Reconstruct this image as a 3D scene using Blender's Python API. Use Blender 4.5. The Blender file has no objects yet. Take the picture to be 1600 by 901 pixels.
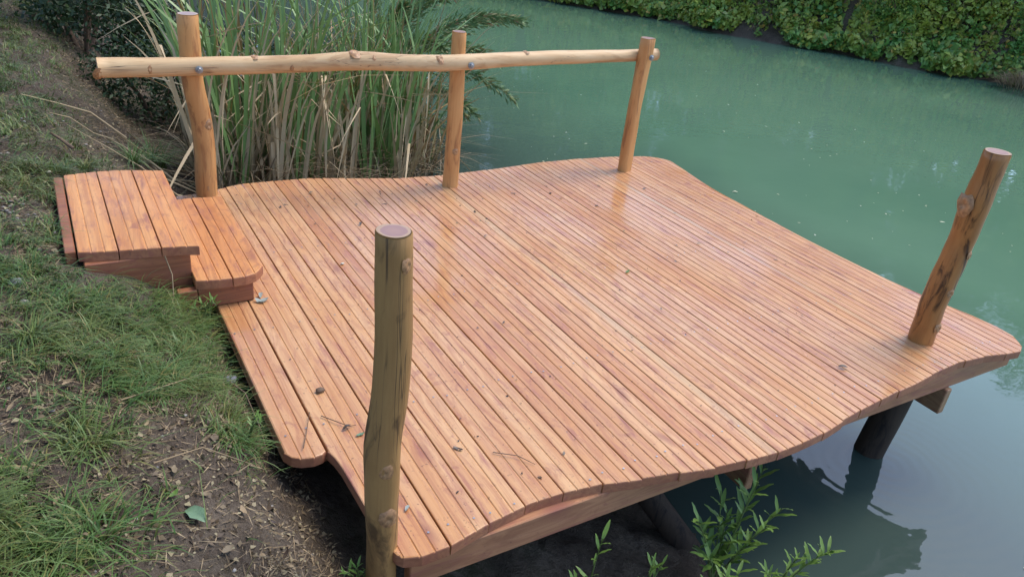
import bpy, math, random
import numpy as np
from mathutils import Matrix, Vector

random.seed(7)
RNG = np.random.default_rng(11)
scene = bpy.context.scene
C = scene.collection
PI = math.pi

# ------------------------------------------------------------------ camera
F_PX, PITCH, ROLL, YAW, EYE = 1199.6, 0.48102, 0.11095, 0.57473, 1.84
cam_data = bpy.data.cameras.new("camera")
cam = bpy.data.objects.new("camera", cam_data)
C.objects.link(cam)
fw = Vector((math.sin(YAW) * math.cos(PITCH), math.cos(YAW) * math.cos(PITCH), -math.sin(PITCH)))
rt = Vector((math.cos(YAW), -math.sin(YAW), 0))
up = rt.cross(fw)
r2 = rt * math.cos(ROLL) + up * math.sin(ROLL)
u2 = -rt * math.sin(ROLL) + up * math.cos(ROLL)
M = Matrix((r2, u2, -fw)).transposed().to_4x4()
M.translation = Vector((0, 0, EYE))
cam.matrix_world = M
cam_data.sensor_width = 36
cam_data.lens = F_PX / 1600 * 36
cam_data.clip_start = 0.05
cam_data.clip_end = 600
scene.camera = cam

# ------------------------------------------------------------------ light
SUN_EL, SUN_AZ = math.radians(60), math.radians(86)      # azimuth clockwise from +Y
world = bpy.data.worlds.new("World")
scene.world = world
world.use_nodes = True
wn = world.node_tree
sky = wn.nodes.new("ShaderNodeTexSky")
sky.sky_type = 'NISHITA'
sky.sun_disc = False
sky.sun_elevation = SUN_EL
sky.sun_rotation = SUN_AZ
sky.air_density = 1.0
sky.dust_density = 1.6
sky.ozone_density = 3.0
bg = wn.nodes["Background"]
bg.inputs[1].default_value = 0.15
wn.links.new(sky.outputs[0], bg.inputs[0])
sd = bpy.data.lights.new("sun", 'SUN')
sd.energy = 0.9
sd.angle = math.radians(22)
sd.color = (1.0, 0.92, 0.80)
sun = bpy.data.objects.new("sun", sd)
C.objects.link(sun)
sdir = Vector((math.sin(SUN_AZ) * math.cos(SUN_EL), math.cos(SUN_AZ) * math.cos(SUN_EL), math.sin(SUN_EL)))
sun.rotation_euler = sdir.to_track_quat('Z', 'Y').to_euler()
sun.location = (6, 2, 12)
scene.view_settings.view_transform = 'Standard'
scene.view_settings.look = 'None'
scene.view_settings.gamma = 1
scene.view_settings.exposure = 1.38

# ------------------------------------------------------------------ helpers
def tag(o, label=None, cat=None, group=None, kind=None):
    if label: o['label'] = label
    if cat: o['category'] = cat
    if group: o['group'] = group
    if kind: o['kind'] = kind
    return o

def link(name, mesh, parent=None, mat=None, loc=None, rot=None):
    o = bpy.data.objects.new(name, mesh)
    C.objects.link(o)
    if mat and not mesh.materials: mesh.materials.append(mat)
    if parent: o.parent = parent
    if loc is not None: o.location = loc
    if rot is not None: o.rotation_euler = rot
    return o

def empty(name, loc=(0, 0, 0), rz=0.0):
    o = bpy.data.objects.new(name, None)
    o.empty_display_size = 0.1
    C.objects.link(o)
    o.location = loc
    o.rotation_euler = (0, 0, rz)
    return o

def mesh_py(name, verts, faces, smooth=False):
    me = bpy.data.meshes.new(name)
    me.from_pydata([tuple(v) for v in verts], [], [tuple(f) for f in faces])
    if smooth: me.polygons.foreach_set('use_smooth', [True] * len(me.polygons))
    me.update()
    return me

def mesh_np(name, V, F, smooth=False):
    """V (n,3), F (m,k) all faces with k corners"""
    V = np.asarray(V, np.float32); F = np.asarray(F, np.int32)
    me = bpy.data.meshes.new(name)
    m, k = F.shape
    me.vertices.add(len(V)); me.vertices.foreach_set('co', V.ravel())
    me.loops.add(m * k); me.loops.foreach_set('vertex_index', F.ravel())
    me.polygons.add(m)
    me.polygons.foreach_set('loop_start', np.arange(0, m * k, k, dtype=np.int32))
    me.polygons.foreach_set('loop_total', np.full(m, k, np.int32))
    if smooth: me.polygons.foreach_set('use_smooth', np.ones(m, bool))
    me.update(calc_edges=True)
    me.validate()
    return me

def vnoise(x, y, seed=0):
    """smooth value noise in 0..1 on numpy arrays"""
    xi = np.floor(x).astype(np.int64); yi = np.floor(y).astype(np.int64)
    xf = x - xi; yf = y - yi
    u = xf * xf * (3 - 2 * xf); v = yf * yf * (3 - 2 * yf)
    def hsh(a, b):
        n = (a * 374761393 + b * 668265263 + seed * 974711) & 0x7fffffff
        n = ((n ^ (n >> 13)) * 1274126177) & 0x7fffffff
        return ((n ^ (n >> 16)) & 0xffff) / 65535.0
    a = hsh(xi, yi); b = hsh(xi + 1, yi); c = hsh(xi, yi + 1); d = hsh(xi + 1, yi + 1)
    return (a * (1 - u) + b * u) * (1 - v) + (c * (1 - u) + d * u) * v

def fbm(x, y, oct=4, seed=0):
    s = 0; a = 0.5; t = 0
    for k in range(oct):
        s = s + a * vnoise(x * 2 ** k + 17.3 * k, y * 2 ** k - 9.1 * k, seed + k); t += a; a *= 0.5
    return s / t

# ------------------------------------------------------------------ materials
class NT:
    def __init__(self, name):
        self.m = bpy.data.materials.new(name); self.m.use_nodes = True
        self.t = self.m.node_tree; self.b = self.t.nodes["Principled BSDF"]
    def n(self, typ, **kw):
        nd = self.t.nodes.new(typ)
        for k, v in kw.items():
            if k.startswith('i_'):
                key = k[2:]
                nd.inputs[int(key) if key.isdigit() else key.replace('_', ' ')].default_value = v
            else: setattr(nd, k, v)
        return nd
    def l(self, a, b): self.t.links.new(a, b)
    def noise(self, vec, scale, detail=3, rough=0.55, dist=0.0):
        nd = self.n('ShaderNodeTexNoise', i_Scale=scale, i_Detail=detail, i_Roughness=rough, i_Distortion=dist)
        if vec is not None: self.l(vec, nd.inputs['Vector'])
        return nd.outputs['Fac']
    def mapping(self, vec, scale=(1, 1, 1), loc=(0, 0, 0)):
        nd = self.n('ShaderNodeMapping'); nd.inputs['Scale'].default_value = scale; nd.inputs['Location'].default_value = loc
        self.l(vec, nd.inputs['Vector']); return nd.outputs[0]
    def ramp(self, fac, stops, interp='LINEAR'):
        nd = self.n('ShaderNodeValToRGB'); cr = nd.color_ramp; cr.interpolation = interp
        while len(cr.elements) < len(stops): cr.elements.new(0.5)
        for e, (p, c) in zip(cr.elements, stops):
            e.position = p; e.color = (c[0], c[1], c[2], 1) if hasattr(c, '__len__') else (c, c, c, 1)
        self.l(fac, nd.inputs[0]); return nd.outputs[0]
    def mix(self, fac, a, b, mode='MIX'):
        nd = self.n('ShaderNodeMix', data_type='RGBA', blend_type=mode)
        for s, v in ((0, fac), (6, a), (7, b)):
            if hasattr(v, 'is_linked') or hasattr(v, 'links'): self.l(v, nd.inputs[s])
            elif s == 0: nd.inputs[0].default_value = v
            else: nd.inputs[s].default_value = (v[0], v[1], v[2], 1)
        return nd.outputs[2]
    def math(self, op, a, b=None, clamp=False):
        nd = self.n('ShaderNodeMath', operation=op, use_clamp=clamp)
        for s, v in ((0, a), (1, b)):
            if v is None: continue
            if hasattr(v, 'links'): self.l(v, nd.inputs[s])
            else: nd.inputs[s].default_value = v
        return nd.outputs[0]
    def bump(self, height, strength=0.3, dist=0.01, normal=None):
        nd = self.n('ShaderNodeBump', i_Strength=strength, i_Distance=dist)
        self.l(height, nd.inputs['Height'])
        if normal is not None: self.l(normal, nd.inputs['Normal'])
        self.l(nd.outputs[0], self.b.inputs['Normal']); return nd.outputs[0]
    def set(self, **kw):
        for k, v in kw.items():
            s = self.b.inputs[k.replace('_', ' ')]
            if hasattr(v, 'links'): self.l(v, s)
            else: s.default_value = v if not hasattr(v, '__len__') or len(v) == 4 else (*v, 1)

def objvec(t, spread=37.0):
    """object coordinates shifted by the object's own random number, so no two pieces share a grain"""
    tc = t.n('ShaderNodeTexCoord'); oi = t.n('ShaderNodeObjectInfo')
    mu = t.n('ShaderNodeVectorMath', operation='SCALE'); mu.inputs[0].default_value = (spread, spread * 1.7, spread * .6)
    t.l(oi.outputs['Random'], mu.inputs['Scale'])
    ad = t.n('ShaderNodeVectorMath', operation='ADD')
    t.l(tc.outputs['Object'], ad.inputs[0]); t.l(mu.outputs[0], ad.inputs[1])
    return ad.outputs[0], oi.outputs['Random'], tc.outputs['Object']

def board_material(name, light, mid, dark, axis=1, gloss=(0.05, 0.38), sap=True):
    t = NT(name)
    v, rnd, raw = objvec(t)
    def sc(across, along):
        s = [across] * 3; s[axis] = along; return tuple(s)
    warp = t.noise(t.mapping(v, sc(5, 0.9)), 1.0, 2)
    wv = t.n('ShaderNodeVectorMath', operation='SCALE'); wv.inputs[0].default_value = (0.35, 0, 0.35) if axis == 1 else (0, 0.35, 0.35)
    t.l(warp, wv.inputs['Scale'])
    av = t.n('ShaderNodeVectorMath', operation='ADD'); t.l(v, av.inputs[0]); t.l(wv.outputs[0], av.inputs[1])
    grain = t.noise(t.mapping(av.outputs[0], sc(40, 0.7)), 1.0, 4, 0.6)      # growth rings seen as long streaks
    fine = t.noise(t.mapping(v, sc(260, 3.0)), 1.0, 3, 0.7)
    broad = t.noise(t.mapping(v, sc(7, 0.55)), 1.0, 3, 0.5)
    strip = t.noise(t.mapping(v, sc(24, 0.12)), 1.0, 2, 0.5)
    base = t.ramp(t.math('ADD', t.math('MULTIPLY', broad, 0.5), t.math('MULTIPLY', strip, 0.5)), [(0.38, mid), (0.60, light)])
    tint = t.ramp(rnd, [(0.0, (0.92, 0.83, 0.74)), (0.2, (1.02, 1.01, 0.96)), (0.4, (0.96, 0.88, 0.82)), (0.6, (1.05, 1.05, 1.0)), (0.8, (0.93, 0.85, 0.78)), (1.0, (1.07, 1.06, 1.02))])
    base = t.mix(1.0, base, tint, 'MULTIPLY')
    st = t.ramp(grain, [(0.36, 1.0), (0.56, 0.0)])
    col = t.mix(t.math('MULTIPLY', st, 0.48), base, dark)
    st2 = t.ramp(fine, [(0.45, 0.0), (0.70, 1.0)])
    col = t.mix(t.math('MULTIPLY', st2, 0.14), col, dark)
    if sap:   # pale greenish sapwood strip along one edge of some boards
        sp = t.n('ShaderNodeSeparateXYZ'); t.l(raw, sp.inputs[0])
        edge = t.math('MULTIPLY', t.ramp(t.math('ADD', sp.outputs[0 if axis == 1 else 1], t.math('MULTIPLY', warp, 0.03)), [(0.045, 0.0), (0.062, 1.0)]),
                      t.ramp(rnd, [(0.90, 0.0), (0.92, 0.32)]))
        col = t.mix(edge, col, (0.36, 0.29, 0.17))
    # knots and rain stains
    vo = t.n('ShaderNodeTexVoronoi', i_Scale=1.0, i_Randomness=1.0); t.l(t.mapping(av.outputs[0], sc(6.5, 2.1)), vo.inputs['Vector'])
    kn = t.ramp(vo.outputs['Distance'], [(0.05, 1.0), (0.19, 0.0)])
    col = t.mix(t.math('MULTIPLY', kn, 0.65), col, (0.23, 0.075, 0.055))
    stn = t.ramp(t.noise(t.mapping(v, sc(26, 4.0)), 1.0, 5, 0.68), [(0.54, 0.0), (0.70, 1.0)])
    col = t.mix(t.math('MULTIPLY', stn, 0.72), col, (0.30, 0.10, 0.075))
    blo = t.ramp(t.noise(t.mapping(v, sc(13, 7.5)), 1.0, 5, 0.7, 0.8), [(0.57, 0.0), (0.70, 1.0)])
    col = t.mix(t.math('MULTIPLY', blo, 0.55), col, (0.24, 0.075, 0.06))
    geo0 = t.n('ShaderNodeNewGeometry')
    spk = t.ramp(t.noise(v, 80, 2, 0.5), [(0.66, 0.0), (0.74, 1.0)])
    mud = t.ramp(t.noise(t.mapping(geo0.outputs['Position'], (2.2, 2.2, 1)), 1.0, 5, 0.7), [(0.52, 0.0), (0.72, 1.0)])
    col = t.mix(t.math('MULTIPLY', mud, 0.14), col, (0.30, 0.20, 0.14))
    col = t.mix(t.math('MULTIPLY', spk, 0.6), col, (0.12, 0.06, 0.045))
    wet = t.noise(t.mapping(raw, (1.3, 1.3, 1.3)), 1.0, 3)
    geo = t.n('ShaderNodeNewGeometry')
    wet = t.noise(t.mapping(geo.outputs['Position'], (1.6, 1.0, 1)), 1.0, 3, 0.6)
    ro = t.math('ADD', t.math('MULTIPLY', t.ramp(wet, [(0.40, 0.0), (0.62, 1.0)]), gloss[1] - gloss[0]), gloss[0])
    ro = t.math('ADD', ro, t.math('MULTIPLY', fine, 0.12))
    t.set(Base_Color=col, Roughness=ro, IOR=1.45)
    hb = t.math('ADD', t.math('MULTIPLY', grain, 0.6), t.math('MULTIPLY', fine, 0.5))
    t.bump(hb, 0.28, 0.004)
    bn = [q for q in t.t.nodes if q.type == 'BUMP'][0]
    t.l(t.math('ADD', t.math('MULTIPLY', t.ramp(wet, [(0.40, 0.0), (0.62, 1.0)]), 0.30), 0.05), bn.inputs['Strength'])
    return t.m

M_DECK = board_material("larch_decking", (0.59, 0.345, 0.172), (0.515, 0.25, 0.098), (0.33, 0.112, 0.052))
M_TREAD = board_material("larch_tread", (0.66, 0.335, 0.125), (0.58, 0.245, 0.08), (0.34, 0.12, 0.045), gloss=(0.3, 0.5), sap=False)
M_END = board_material("larch_end_grain", (0.42, 0.19, 0.10), (0.35, 0.14, 0.075), (0.22, 0.075, 0.045), axis=1, gloss=(0.4, 0.6), sap=False)
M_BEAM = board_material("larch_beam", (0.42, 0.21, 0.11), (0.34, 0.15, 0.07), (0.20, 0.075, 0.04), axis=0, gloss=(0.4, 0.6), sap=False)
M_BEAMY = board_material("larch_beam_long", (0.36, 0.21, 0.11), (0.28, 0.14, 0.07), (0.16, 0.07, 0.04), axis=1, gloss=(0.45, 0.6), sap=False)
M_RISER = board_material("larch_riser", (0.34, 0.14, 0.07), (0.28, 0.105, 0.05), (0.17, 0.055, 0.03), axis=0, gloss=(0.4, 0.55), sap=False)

def log_material(name, light, mid, dark, stain=0.5, rough=0.5, along=2):
    t = NT(name)
    v, rnd, raw = objvec(t)
    def sc(a, b):
        s = [a] * 3; s[along] = b; return tuple(s)
    gr = t.noise(t.mapping(v, sc(70, 2.2)), 1.0, 4, 0.65, 0.3)
    br = t.noise(t.mapping(v, sc(9, 2.2)), 1.0, 4, 0.6, 0.5)
    col = t.ramp(br, [(0.28, mid), (0.6, light)])
    col = t.mix(t.math('MULTIPLY', t.ramp(gr, [(0.48, 0.0), (0.68, 1.0)]), 0.45), col, mid)
    sn = t.noise(t.mapping(v, sc(17, 3.2)), 1.0, 5, 0.62, 1.0)
    col = t.mix(t.math('MULTIPLY', t.ramp(sn, [(0.53, 0.0), (0.65, 1.0)]), stain), col, dark)
    # drying checks
    ck = t.ramp(t.noise(t.mapping(v, sc(34, 0.7)), 1.0, 2, 0.5), [(0.485, 0.0), (0.5, 1.0), (0.515, 0.0)])
    ckm = t.ramp(t.noise(t.mapping(v, sc(6, 1.2)), 1.0, 2), [(0.55, 0.0), (0.62, 0.8)])
    ck = t.math('MULTIPLY', ck, ckm)
    col = t.mix(ck, col, (0.05, 0.03, 0.02))
    t.set(Base_Color=col, Roughness=rough, IOR=1.4)
    hb = t.math('SUBTRACT', t.math('ADD', t.math('MULTIPLY', gr, 0.5), br), ck)
    t.bump(hb, 0.4, 0.006)
    return t.m

M_LOG = log_material("peeled_log", (0.60, 0.31, 0.115), (0.48, 0.205, 0.065), (0.22, 0.075, 0.03), 0.65)
M_LOGRAIL = log_material("peeled_rail", (0.64, 0.45, 0.25), (0.53, 0.33, 0.16), (0.34, 0.17, 0.075), 0.5, 0.55, along=0)
M_LOGOLD = log_material("weathered_log", (0.38, 0.21, 0.075), (0.27, 0.14, 0.05), (0.06, 0.034, 0.018), 0.8, 0.5)
M_LOGWET = log_material("brown_log", (0.42, 0.19, 0.06), (0.28, 0.11, 0.036), (0.055, 0.024, 0.012), 0.9, 0.32)
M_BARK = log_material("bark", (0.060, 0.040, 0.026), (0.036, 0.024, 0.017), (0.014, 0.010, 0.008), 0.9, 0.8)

def cut_material():
    t = NT("sawn_log_end")
    tc = t.n('ShaderNodeTexCoord'); sp = t.n('ShaderNodeVectorMath', operation='LENGTH')
    t.l(tc.outputs['Generated'], sp.inputs[0])
    sub = t.n('ShaderNodeVectorMath', operation='SUBTRACT'); t.l(tc.outputs['Generated'], sub.inputs[0]); sub.inputs[1].default_value = (.5, .5, .5)
    flat = t.n('ShaderNodeVectorMath', operation='MULTIPLY'); t.l(sub.outputs[0], flat.inputs[0]); flat.inputs[1].default_value = (1, 1, 0)
    t.l(flat.outputs[0], sp.inputs[0])
    r = t.math('ADD', sp.outputs['Value'], t.math('MULTIPLY', t.noise(tc.outputs['Generated'], 5, 3), 0.06))
    col = t.ramp(r, [(0.0, (0.36, 0.20, 0.14)), (0.41, (0.30, 0.16, 0.125)), (0.45, (0.45, 0.29, 0.16)), (0.5, (0.40, 0.26, 0.14))])
    rings = t.math('SINE', t.math('MULTIPLY', r, 170))
    col = t.mix(t.math('MULTIPLY', t.math('ADD', rings, 1.0), 0.09), col, (0.13, 0.06, 0.045))
    t.set(Base_Color=col, Roughness=0.35)
    return t.m
M_CUT = cut_material()

def leaf_material(name, stops, rough=0.45, trans=0.12, spec=0.4, patch=0.25):
    t = NT(name)
    g = t.n('ShaderNodeNewGeometry')
    col = t.ramp(g.outputs['Random Per Island'], stops)
    nz = t.noise(g.outputs['Position'], 2.3, 2)
    col = t.mix(t.math('MULTIPLY', t.ramp(nz, [(0.4, 0.0), (0.65, 1.0)]), patch), col, stops[-2][1])
    t.set(Base_Color=col, Roughness=rough)
    t.b.inputs['Specular IOR Level'].default_value = spec
    if trans:
        tr = t.n('ShaderNodeBsdfTranslucent'); t.l(col, tr.inputs[0])
        mx = t.n('ShaderNodeMixShader', i_0=trans)
        t.l(t.b.outputs[0], mx.inputs[1]); t.l(tr.outputs[0], mx.inputs[2])
        t.l(mx.outputs[0], t.t.nodes['Material Output'].inputs[0])
    return t.m

M_GRASS = leaf_material("grass_blades", [(0.0, (0.051, 0.112, 0.023)), (0.4, (0.081, 0.165, 0.035)), (0.75, (0.126, 0.197, 0.057)), (0.9, (0.236, 0.197, 0.063)), (1.0, (0.110, 0.171, 0.036))])
M_GRASSLIGHT = leaf_material("pale_grass_blades", [(0.0, (0.080, 0.151, 0.037)), (0.5, (0.113, 0.197, 0.052)), (1.0, (0.185, 0.221, 0.073))])
M_STRAW = leaf_material("dry_straw", [(0.0, (0.149, 0.108, 0.068)), (0.5, (0.270, 0.196, 0.115)), (1.0, (0.405, 0.311, 0.189))], 0.7, 0.0, 0.2)
M_REED = leaf_material("cattail_green", [(0.0, (0.099, 0.203, 0.065)), (0.5, (0.163, 0.280, 0.094)), (1.0, (0.262, 0.338, 0.071))], 0.4, 0.15)
M_REEDBED = leaf_material("reed_bed_blades", [(0.0, (0.068, 0.144, 0.048)), (0.35, (0.120, 0.216, 0.069)), (0.55, (0.206, 0.245, 0.053)), (0.62, (0.343, 0.209, 0.085)), (0.85, (0.463, 0.288, 0.126)), (1.0, (0.189, 0.108, 0.048))], 0.5, 0.12)
M_REEDLOW = leaf_material("withered_reed", [(0.0, (0.12, 0.08, 0.045)), (0.5, (0.24, 0.17, 0.10)), (0.8, (0.36, 0.28, 0.17)), (1.0, (0.12, 0.17, 0.06))], 0.6, 0.08)
M_REEDDRY = leaf_material("cattail_dry", [(0.0, (0.276, 0.186, 0.103)), (0.5, (0.455, 0.345, 0.207)), (1.0, (0.621, 0.511, 0.331))], 0.65, 0.1, 0.2)
M_BRAMBLE = leaf_material("bank_leaves", [(0.0, (0.060, 0.154, 0.032)), (0.45, (0.106, 0.245, 0.046)), (0.78, (0.160, 0.299, 0.055)), (0.93, (0.361, 0.362, 0.048)), (1.0, (0.425, 0.200, 0.061))], 0.4, patch=0.65)
M_BRAMBLEY = leaf_material("bank_leaves_yellow", [(0.0, (0.101, 0.187, 0.036)), (0.5, (0.168, 0.250, 0.046)), (0.85, (0.286, 0.312, 0.055)), (1.0, (0.370, 0.250, 0.061))], 0.45)
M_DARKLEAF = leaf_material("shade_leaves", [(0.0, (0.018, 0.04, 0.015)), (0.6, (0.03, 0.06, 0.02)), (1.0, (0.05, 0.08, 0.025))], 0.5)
M_TREELEAF = leaf_material("tree_leaves", [(0.0, (0.052, 0.110, 0.030)), (0.5, (0.085, 0.154, 0.040)), (1.0, (0.156, 0.187, 0.050))], 0.45, 0.2)
M_WILLOW = leaf_material("willow_leaves", [(0.0, (0.083, 0.170, 0.036)), (0.6, (0.138, 0.240, 0.048)), (1.0, (0.276, 0.320, 0.056))], 0.4, 0.15)
M_WISP = leaf_material("wispy_leaves", [(0.0, (0.075, 0.165, 0.058)), (0.6, (0.135, 0.225, 0.078)), (0.85, (0.225, 0.255, 0.091)), (1.0, (0.420, 0.195, 0.117))], 0.5, 0.1)
M_LITTER = leaf_material("leaf_litter", [(0.0, (0.078, 0.052, 0.036)), (0.5, (0.156, 0.111, 0.065)), (0.8, (0.260, 0.208, 0.117)), (1.0, (0.364, 0.312, 0.182))], 0.6, 0.0)
M_SCRAP = leaf_material("dead_leaf", [(0.0, (0.035, 0.022, 0.018)), (0.6, (0.07, 0.045, 0.03)), (1.0, (0.14, 0.09, 0.05))], 0.4, 0.0)

def plain(name, col, rough=0.6, metal=0.0, var=0.25, scale=30):
    t = NT(name)
    tc = t.n('ShaderNodeTexCoord')
    nz = t.noise(tc.outputs['Object'], scale, 3)
    c = t.ramp(nz, [(0.3, tuple(x * (1 - var) for x in col)), (0.7, tuple(min(1, x * (1 + var)) for x in col))])
    t.set(Base_Color=c, Roughness=rough, Metallic=metal)
    t.bump(nz, 0.25, 0.004)
    return t.m
M_STEEL = plain("galvanised_steel", (0.32, 0.32, 0.33), 0.4, 0.9, 0.2, 80)
M_STONE = plain("grey_stone", (0.20, 0.20, 0.21), 0.6, 0, 0.3, 40)
M_PEBBLE = leaf_material("pebbles", [(0.0, (0.10, 0.09, 0.08)), (0.6, (0.20, 0.18, 0.16)), (1.0, (0.34, 0.32, 0.29))], 0.7, 0.0)
M_PALE = plain("pale_pebble", (0.55, 0.50, 0.38), 0.5, 0, 0.15, 30)
M_TWIG = plain("twig_bark", (0.14, 0.085, 0.05), 0.7, 0, 0.3, 60)
M_GREENSTEM = plain("green_stem", (0.10, 0.14, 0.04), 0.5, 0, 0.3, 60)
M_BIGLEAF = plain("grey_green_leaf", (0.13, 0.22, 0.12), 0.5, 0, 0.15, 60)
M_SILVERLEAF = plain("silvery_leaf", (0.28, 0.31, 0.27), 0.5, 0, 0.2, 60)
M_FLOAT = leaf_material("floating_leaf", [(0.0, (0.22, 0.25, 0.14)), (0.6, (0.40, 0.42, 0.26)), (1.0, (0.50, 0.50, 0.40))], 0.4, 0.0)
M_KNOT = plain("log_knot", (0.36, 0.19, 0.085), 0.5, 0, 0.4, 90)

def ground_material():
    t = NT("bank_soil")
    g = t.n('ShaderNodeNewGeometry'); pos = g.outputs['Position']
    a = t.noise(pos, 3.0, 5, 0.6); b = t.noise(pos, 30, 4, 0.65); c = t.noise(pos, 140, 3, 0.6)
    col = t.ramp(a, [(0.3, (0.063, 0.046, 0.033)), (0.55, (0.107, 0.083, 0.061)), (0.75, (0.155, 0.126, 0.096))])
    col = t.mix(t.math('MULTIPLY', t.ramp(b, [(0.45, 0.0), (0.62, 1.0)]), 0.55), col, (0.044, 0.031, 0.022))
    col = t.mix(t.math('MULTIPLY', t.ramp(c, [(0.6, 0.0), (0.7, 1.0)]), 0.5), col, (0.207, 0.178, 0.137))
    moss = t.math('MULTIPLY', t.ramp(t.noise(pos, 1.1, 3), [(0.5, 0.0), (0.64, 1.0)]), t.ramp(b, [(0.4, 0.0), (0.55, 0.6)]))
    col = t.mix(moss, col, (0.041, 0.052, 0.018))
    t.set(Base_Color=col, Roughness=0.85)
    t.b.inputs['Specular IOR Level'].default_value = 0.2
    t.bump(t.math('ADD', t.math('MULTIPLY', b, 1.0), t.math('MULTIPLY', c, 0.5)), 0.8, 0.03)
    return t.m
M_SOIL = ground_material()

PILE = (3.66, 1.77)
def water_material():
    t = NT("pond_water")
    g = t.n('ShaderNodeNewGeometry'); pos = g.outputs['Position']
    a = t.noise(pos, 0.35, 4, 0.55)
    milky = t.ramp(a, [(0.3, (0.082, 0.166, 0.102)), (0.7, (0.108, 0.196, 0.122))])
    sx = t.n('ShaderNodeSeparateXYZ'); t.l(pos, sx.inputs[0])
    shade_x = t.math('ADD', sx.outputs[0], t.math('MULTIPLY', a, 1.2))      # deck shade and dark reflection painted into the water colour along the near bank
    col = t.mix(t.ramp(t.math('MULTIPLY', shade_x, 0.1), [(0.43, 0.0), (0.72, 1.0)]), (0.042, 0.066, 0.056), milky)
    t.set(Base_Color=col, Roughness=0.03, IOR=1.333)
    t.b.inputs['Specular IOR Level'].default_value = 1.0
    w1 = t.noise(t.mapping(pos, (1.0, 1.6, 1)), 2.2, 3, 0.5)
    w2 = t.noise(t.mapping(pos, (1.0, 1.3, 1)), 14, 2, 0.5)
    # rings spreading from the pile
    sb = t.n('ShaderNodeVectorMath', operation='SUBTRACT'); t.l(pos, sb.inputs[0]); sb.inputs[1].default_value = (PILE[0], PILE[1] - 0.1, -0.77)
    ln = t.n('ShaderNodeVectorMath', operation='LENGTH'); t.l(sb.outputs[0], ln.inputs[0])
    rr = t.math('ADD', ln.outputs['Value'], t.math('MULTIPLY', w1, 0.15))
    ring = t.math('SINE', t.math('MULTIPLY', rr, 85.0))
    fall = t.ramp(ln.outputs['Value'], [(0.0, 1.0), (0.9, 0.0)])
    rings = t.math('MULTIPLY', t.math('MULTIPLY', ring, fall), 0.085)
    h = t.math('ADD', t.math('ADD', t.math('MULTIPLY', w1, 1.0), t.math('MULTIPLY', w2, 0.10)), rings)
    t.bump(h, 0.07, 0.06)
    return t.m
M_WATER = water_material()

# ------------------------------------------------------------------ terrain
WATER_Z = -0.77
PROF = np.array([(-80, 3.5), (-8, 1.2), (-3, .62), (-1, .38), (-.3, .29), (-.05, .25), (.15, .17), (.35, .06), (.47, -.07), (.58, -.2), (.8, -.34),
                 (1.2, -.5), (1.8, -.66), (2.4, -.8), (3.2, -1.15), (5, -1.5), (200, -1.5)])
FAR = np.array([(45, -60), (24, -12), (19.4, 1.5), (17.7, 6.6), (17.3, 8.0), (16.9, 8.9), (15.8, 10.4), (15.4, 11.6), (14.6, 12.6), (14.0, 13.9), (13.6, 15.5), (12.9, 16.5), (12.3, 17.4), (11.4, 18.6), (8, 19.8), (4, 20.8), (-4, 22), (-60, 24)], float)
FPROF = np.array([(-90, -1.6), (-3, -1.6), (-.5, -.98), (0, -.79), (.2, -.5), (.5, .15), (1.0, .85), (2.0, 1.5), (4, 1.7), (8, 2.1), (60, 3), (400, 4)])

def far_dist(x, y):
    """signed distance to the far shoreline, positive on land"""
    best = np.full(x.shape, 1e9); sign = np.ones(x.shape)
    for (ax, ay), (bx, by) in zip(FAR[:-1], FAR[1:]):
        dx, dy = bx - ax, by - ay
        tt = np.clip(((x - ax) * dx + (y - ay) * dy) / (dx * dx + dy * dy), 0, 1)
        px, py = ax + tt * dx, ay + tt * dy
        d = np.hypot(x - px, y - py)
        s = np.where((dx * (y - ay) - dy * (x - ax)) < 0, 1.0, -1.0)   # right of travel = land
        upd = d < best
        best = np.where(upd, d, best); sign = np.where(upd, s, sign)
    return best * sign

def height(x, y, rough=True):
    x = np.asarray(x, float); y = np.asarray(y, float)
    sx = x + 0.10 * (fbm(x * 0.9, y * 0.9, 2, 5) - 0.5) * np.clip((np.abs(y - 3.8) - 0.9) / 0.8, 0, 1)
    hn = np.interp(sx, PROF[:, 0], PROF[:, 1])
    hn = hn - 0.10 * np.clip((y - 4.4) / 1.5, 0, 1) * np.clip((x - 0.0) / 0.3, 0, 1)
    fd = far_dist(x, y) + 0.5 * (fbm(x * 0.7, y * 0.7, 3, 9) - 0.5)
    hf = np.interp(fd, FPROF[:, 0], FPROF[:, 1])
    h = np.maximum(hn, hf)
    if rough:
        a = np.clip((h + 0.9) / 0.2, 0, 1)
        h = h + a * (0.075 * (fbm(x * 3.1, y * 3.1, 4, 21) - 0.5) + 0.050 * (fbm(x * 15, y * 15, 3, 31) - 0.5))
    return h

def hz(x, y): return float(height(np.array([x]), np.array([y]))[0])

def grid_lines(spec):
    out = []
    for a, b, s in spec: out.append(np.arange(a, b, s))
    return np.unique(np.round(np.concatenate(out), 4))
gx = grid_lines([(-80, -8, 6), (-8, -1.4, .5), (-1.4, 2.8, .03), (2.8, 10, .4), (10, 19, .22), (19, 40, 1.5), (40, 121, 9)])
gy = grid_lines([(-80, -8, 6), (-8, 0.7, .4), (.7, 7.5, .035), (7.5, 13, .16), (13, 22, .25), (22, 40, 1.5), (40, 160, 10)])
GX, GY = np.meshgrid(gx, gy)
GZ = height(GX, GY)
GZ = GZ + .03 * np.exp(-(((GX - .18) / .2) ** 2 + ((GY - 3.18) / .22) ** 2))
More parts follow.
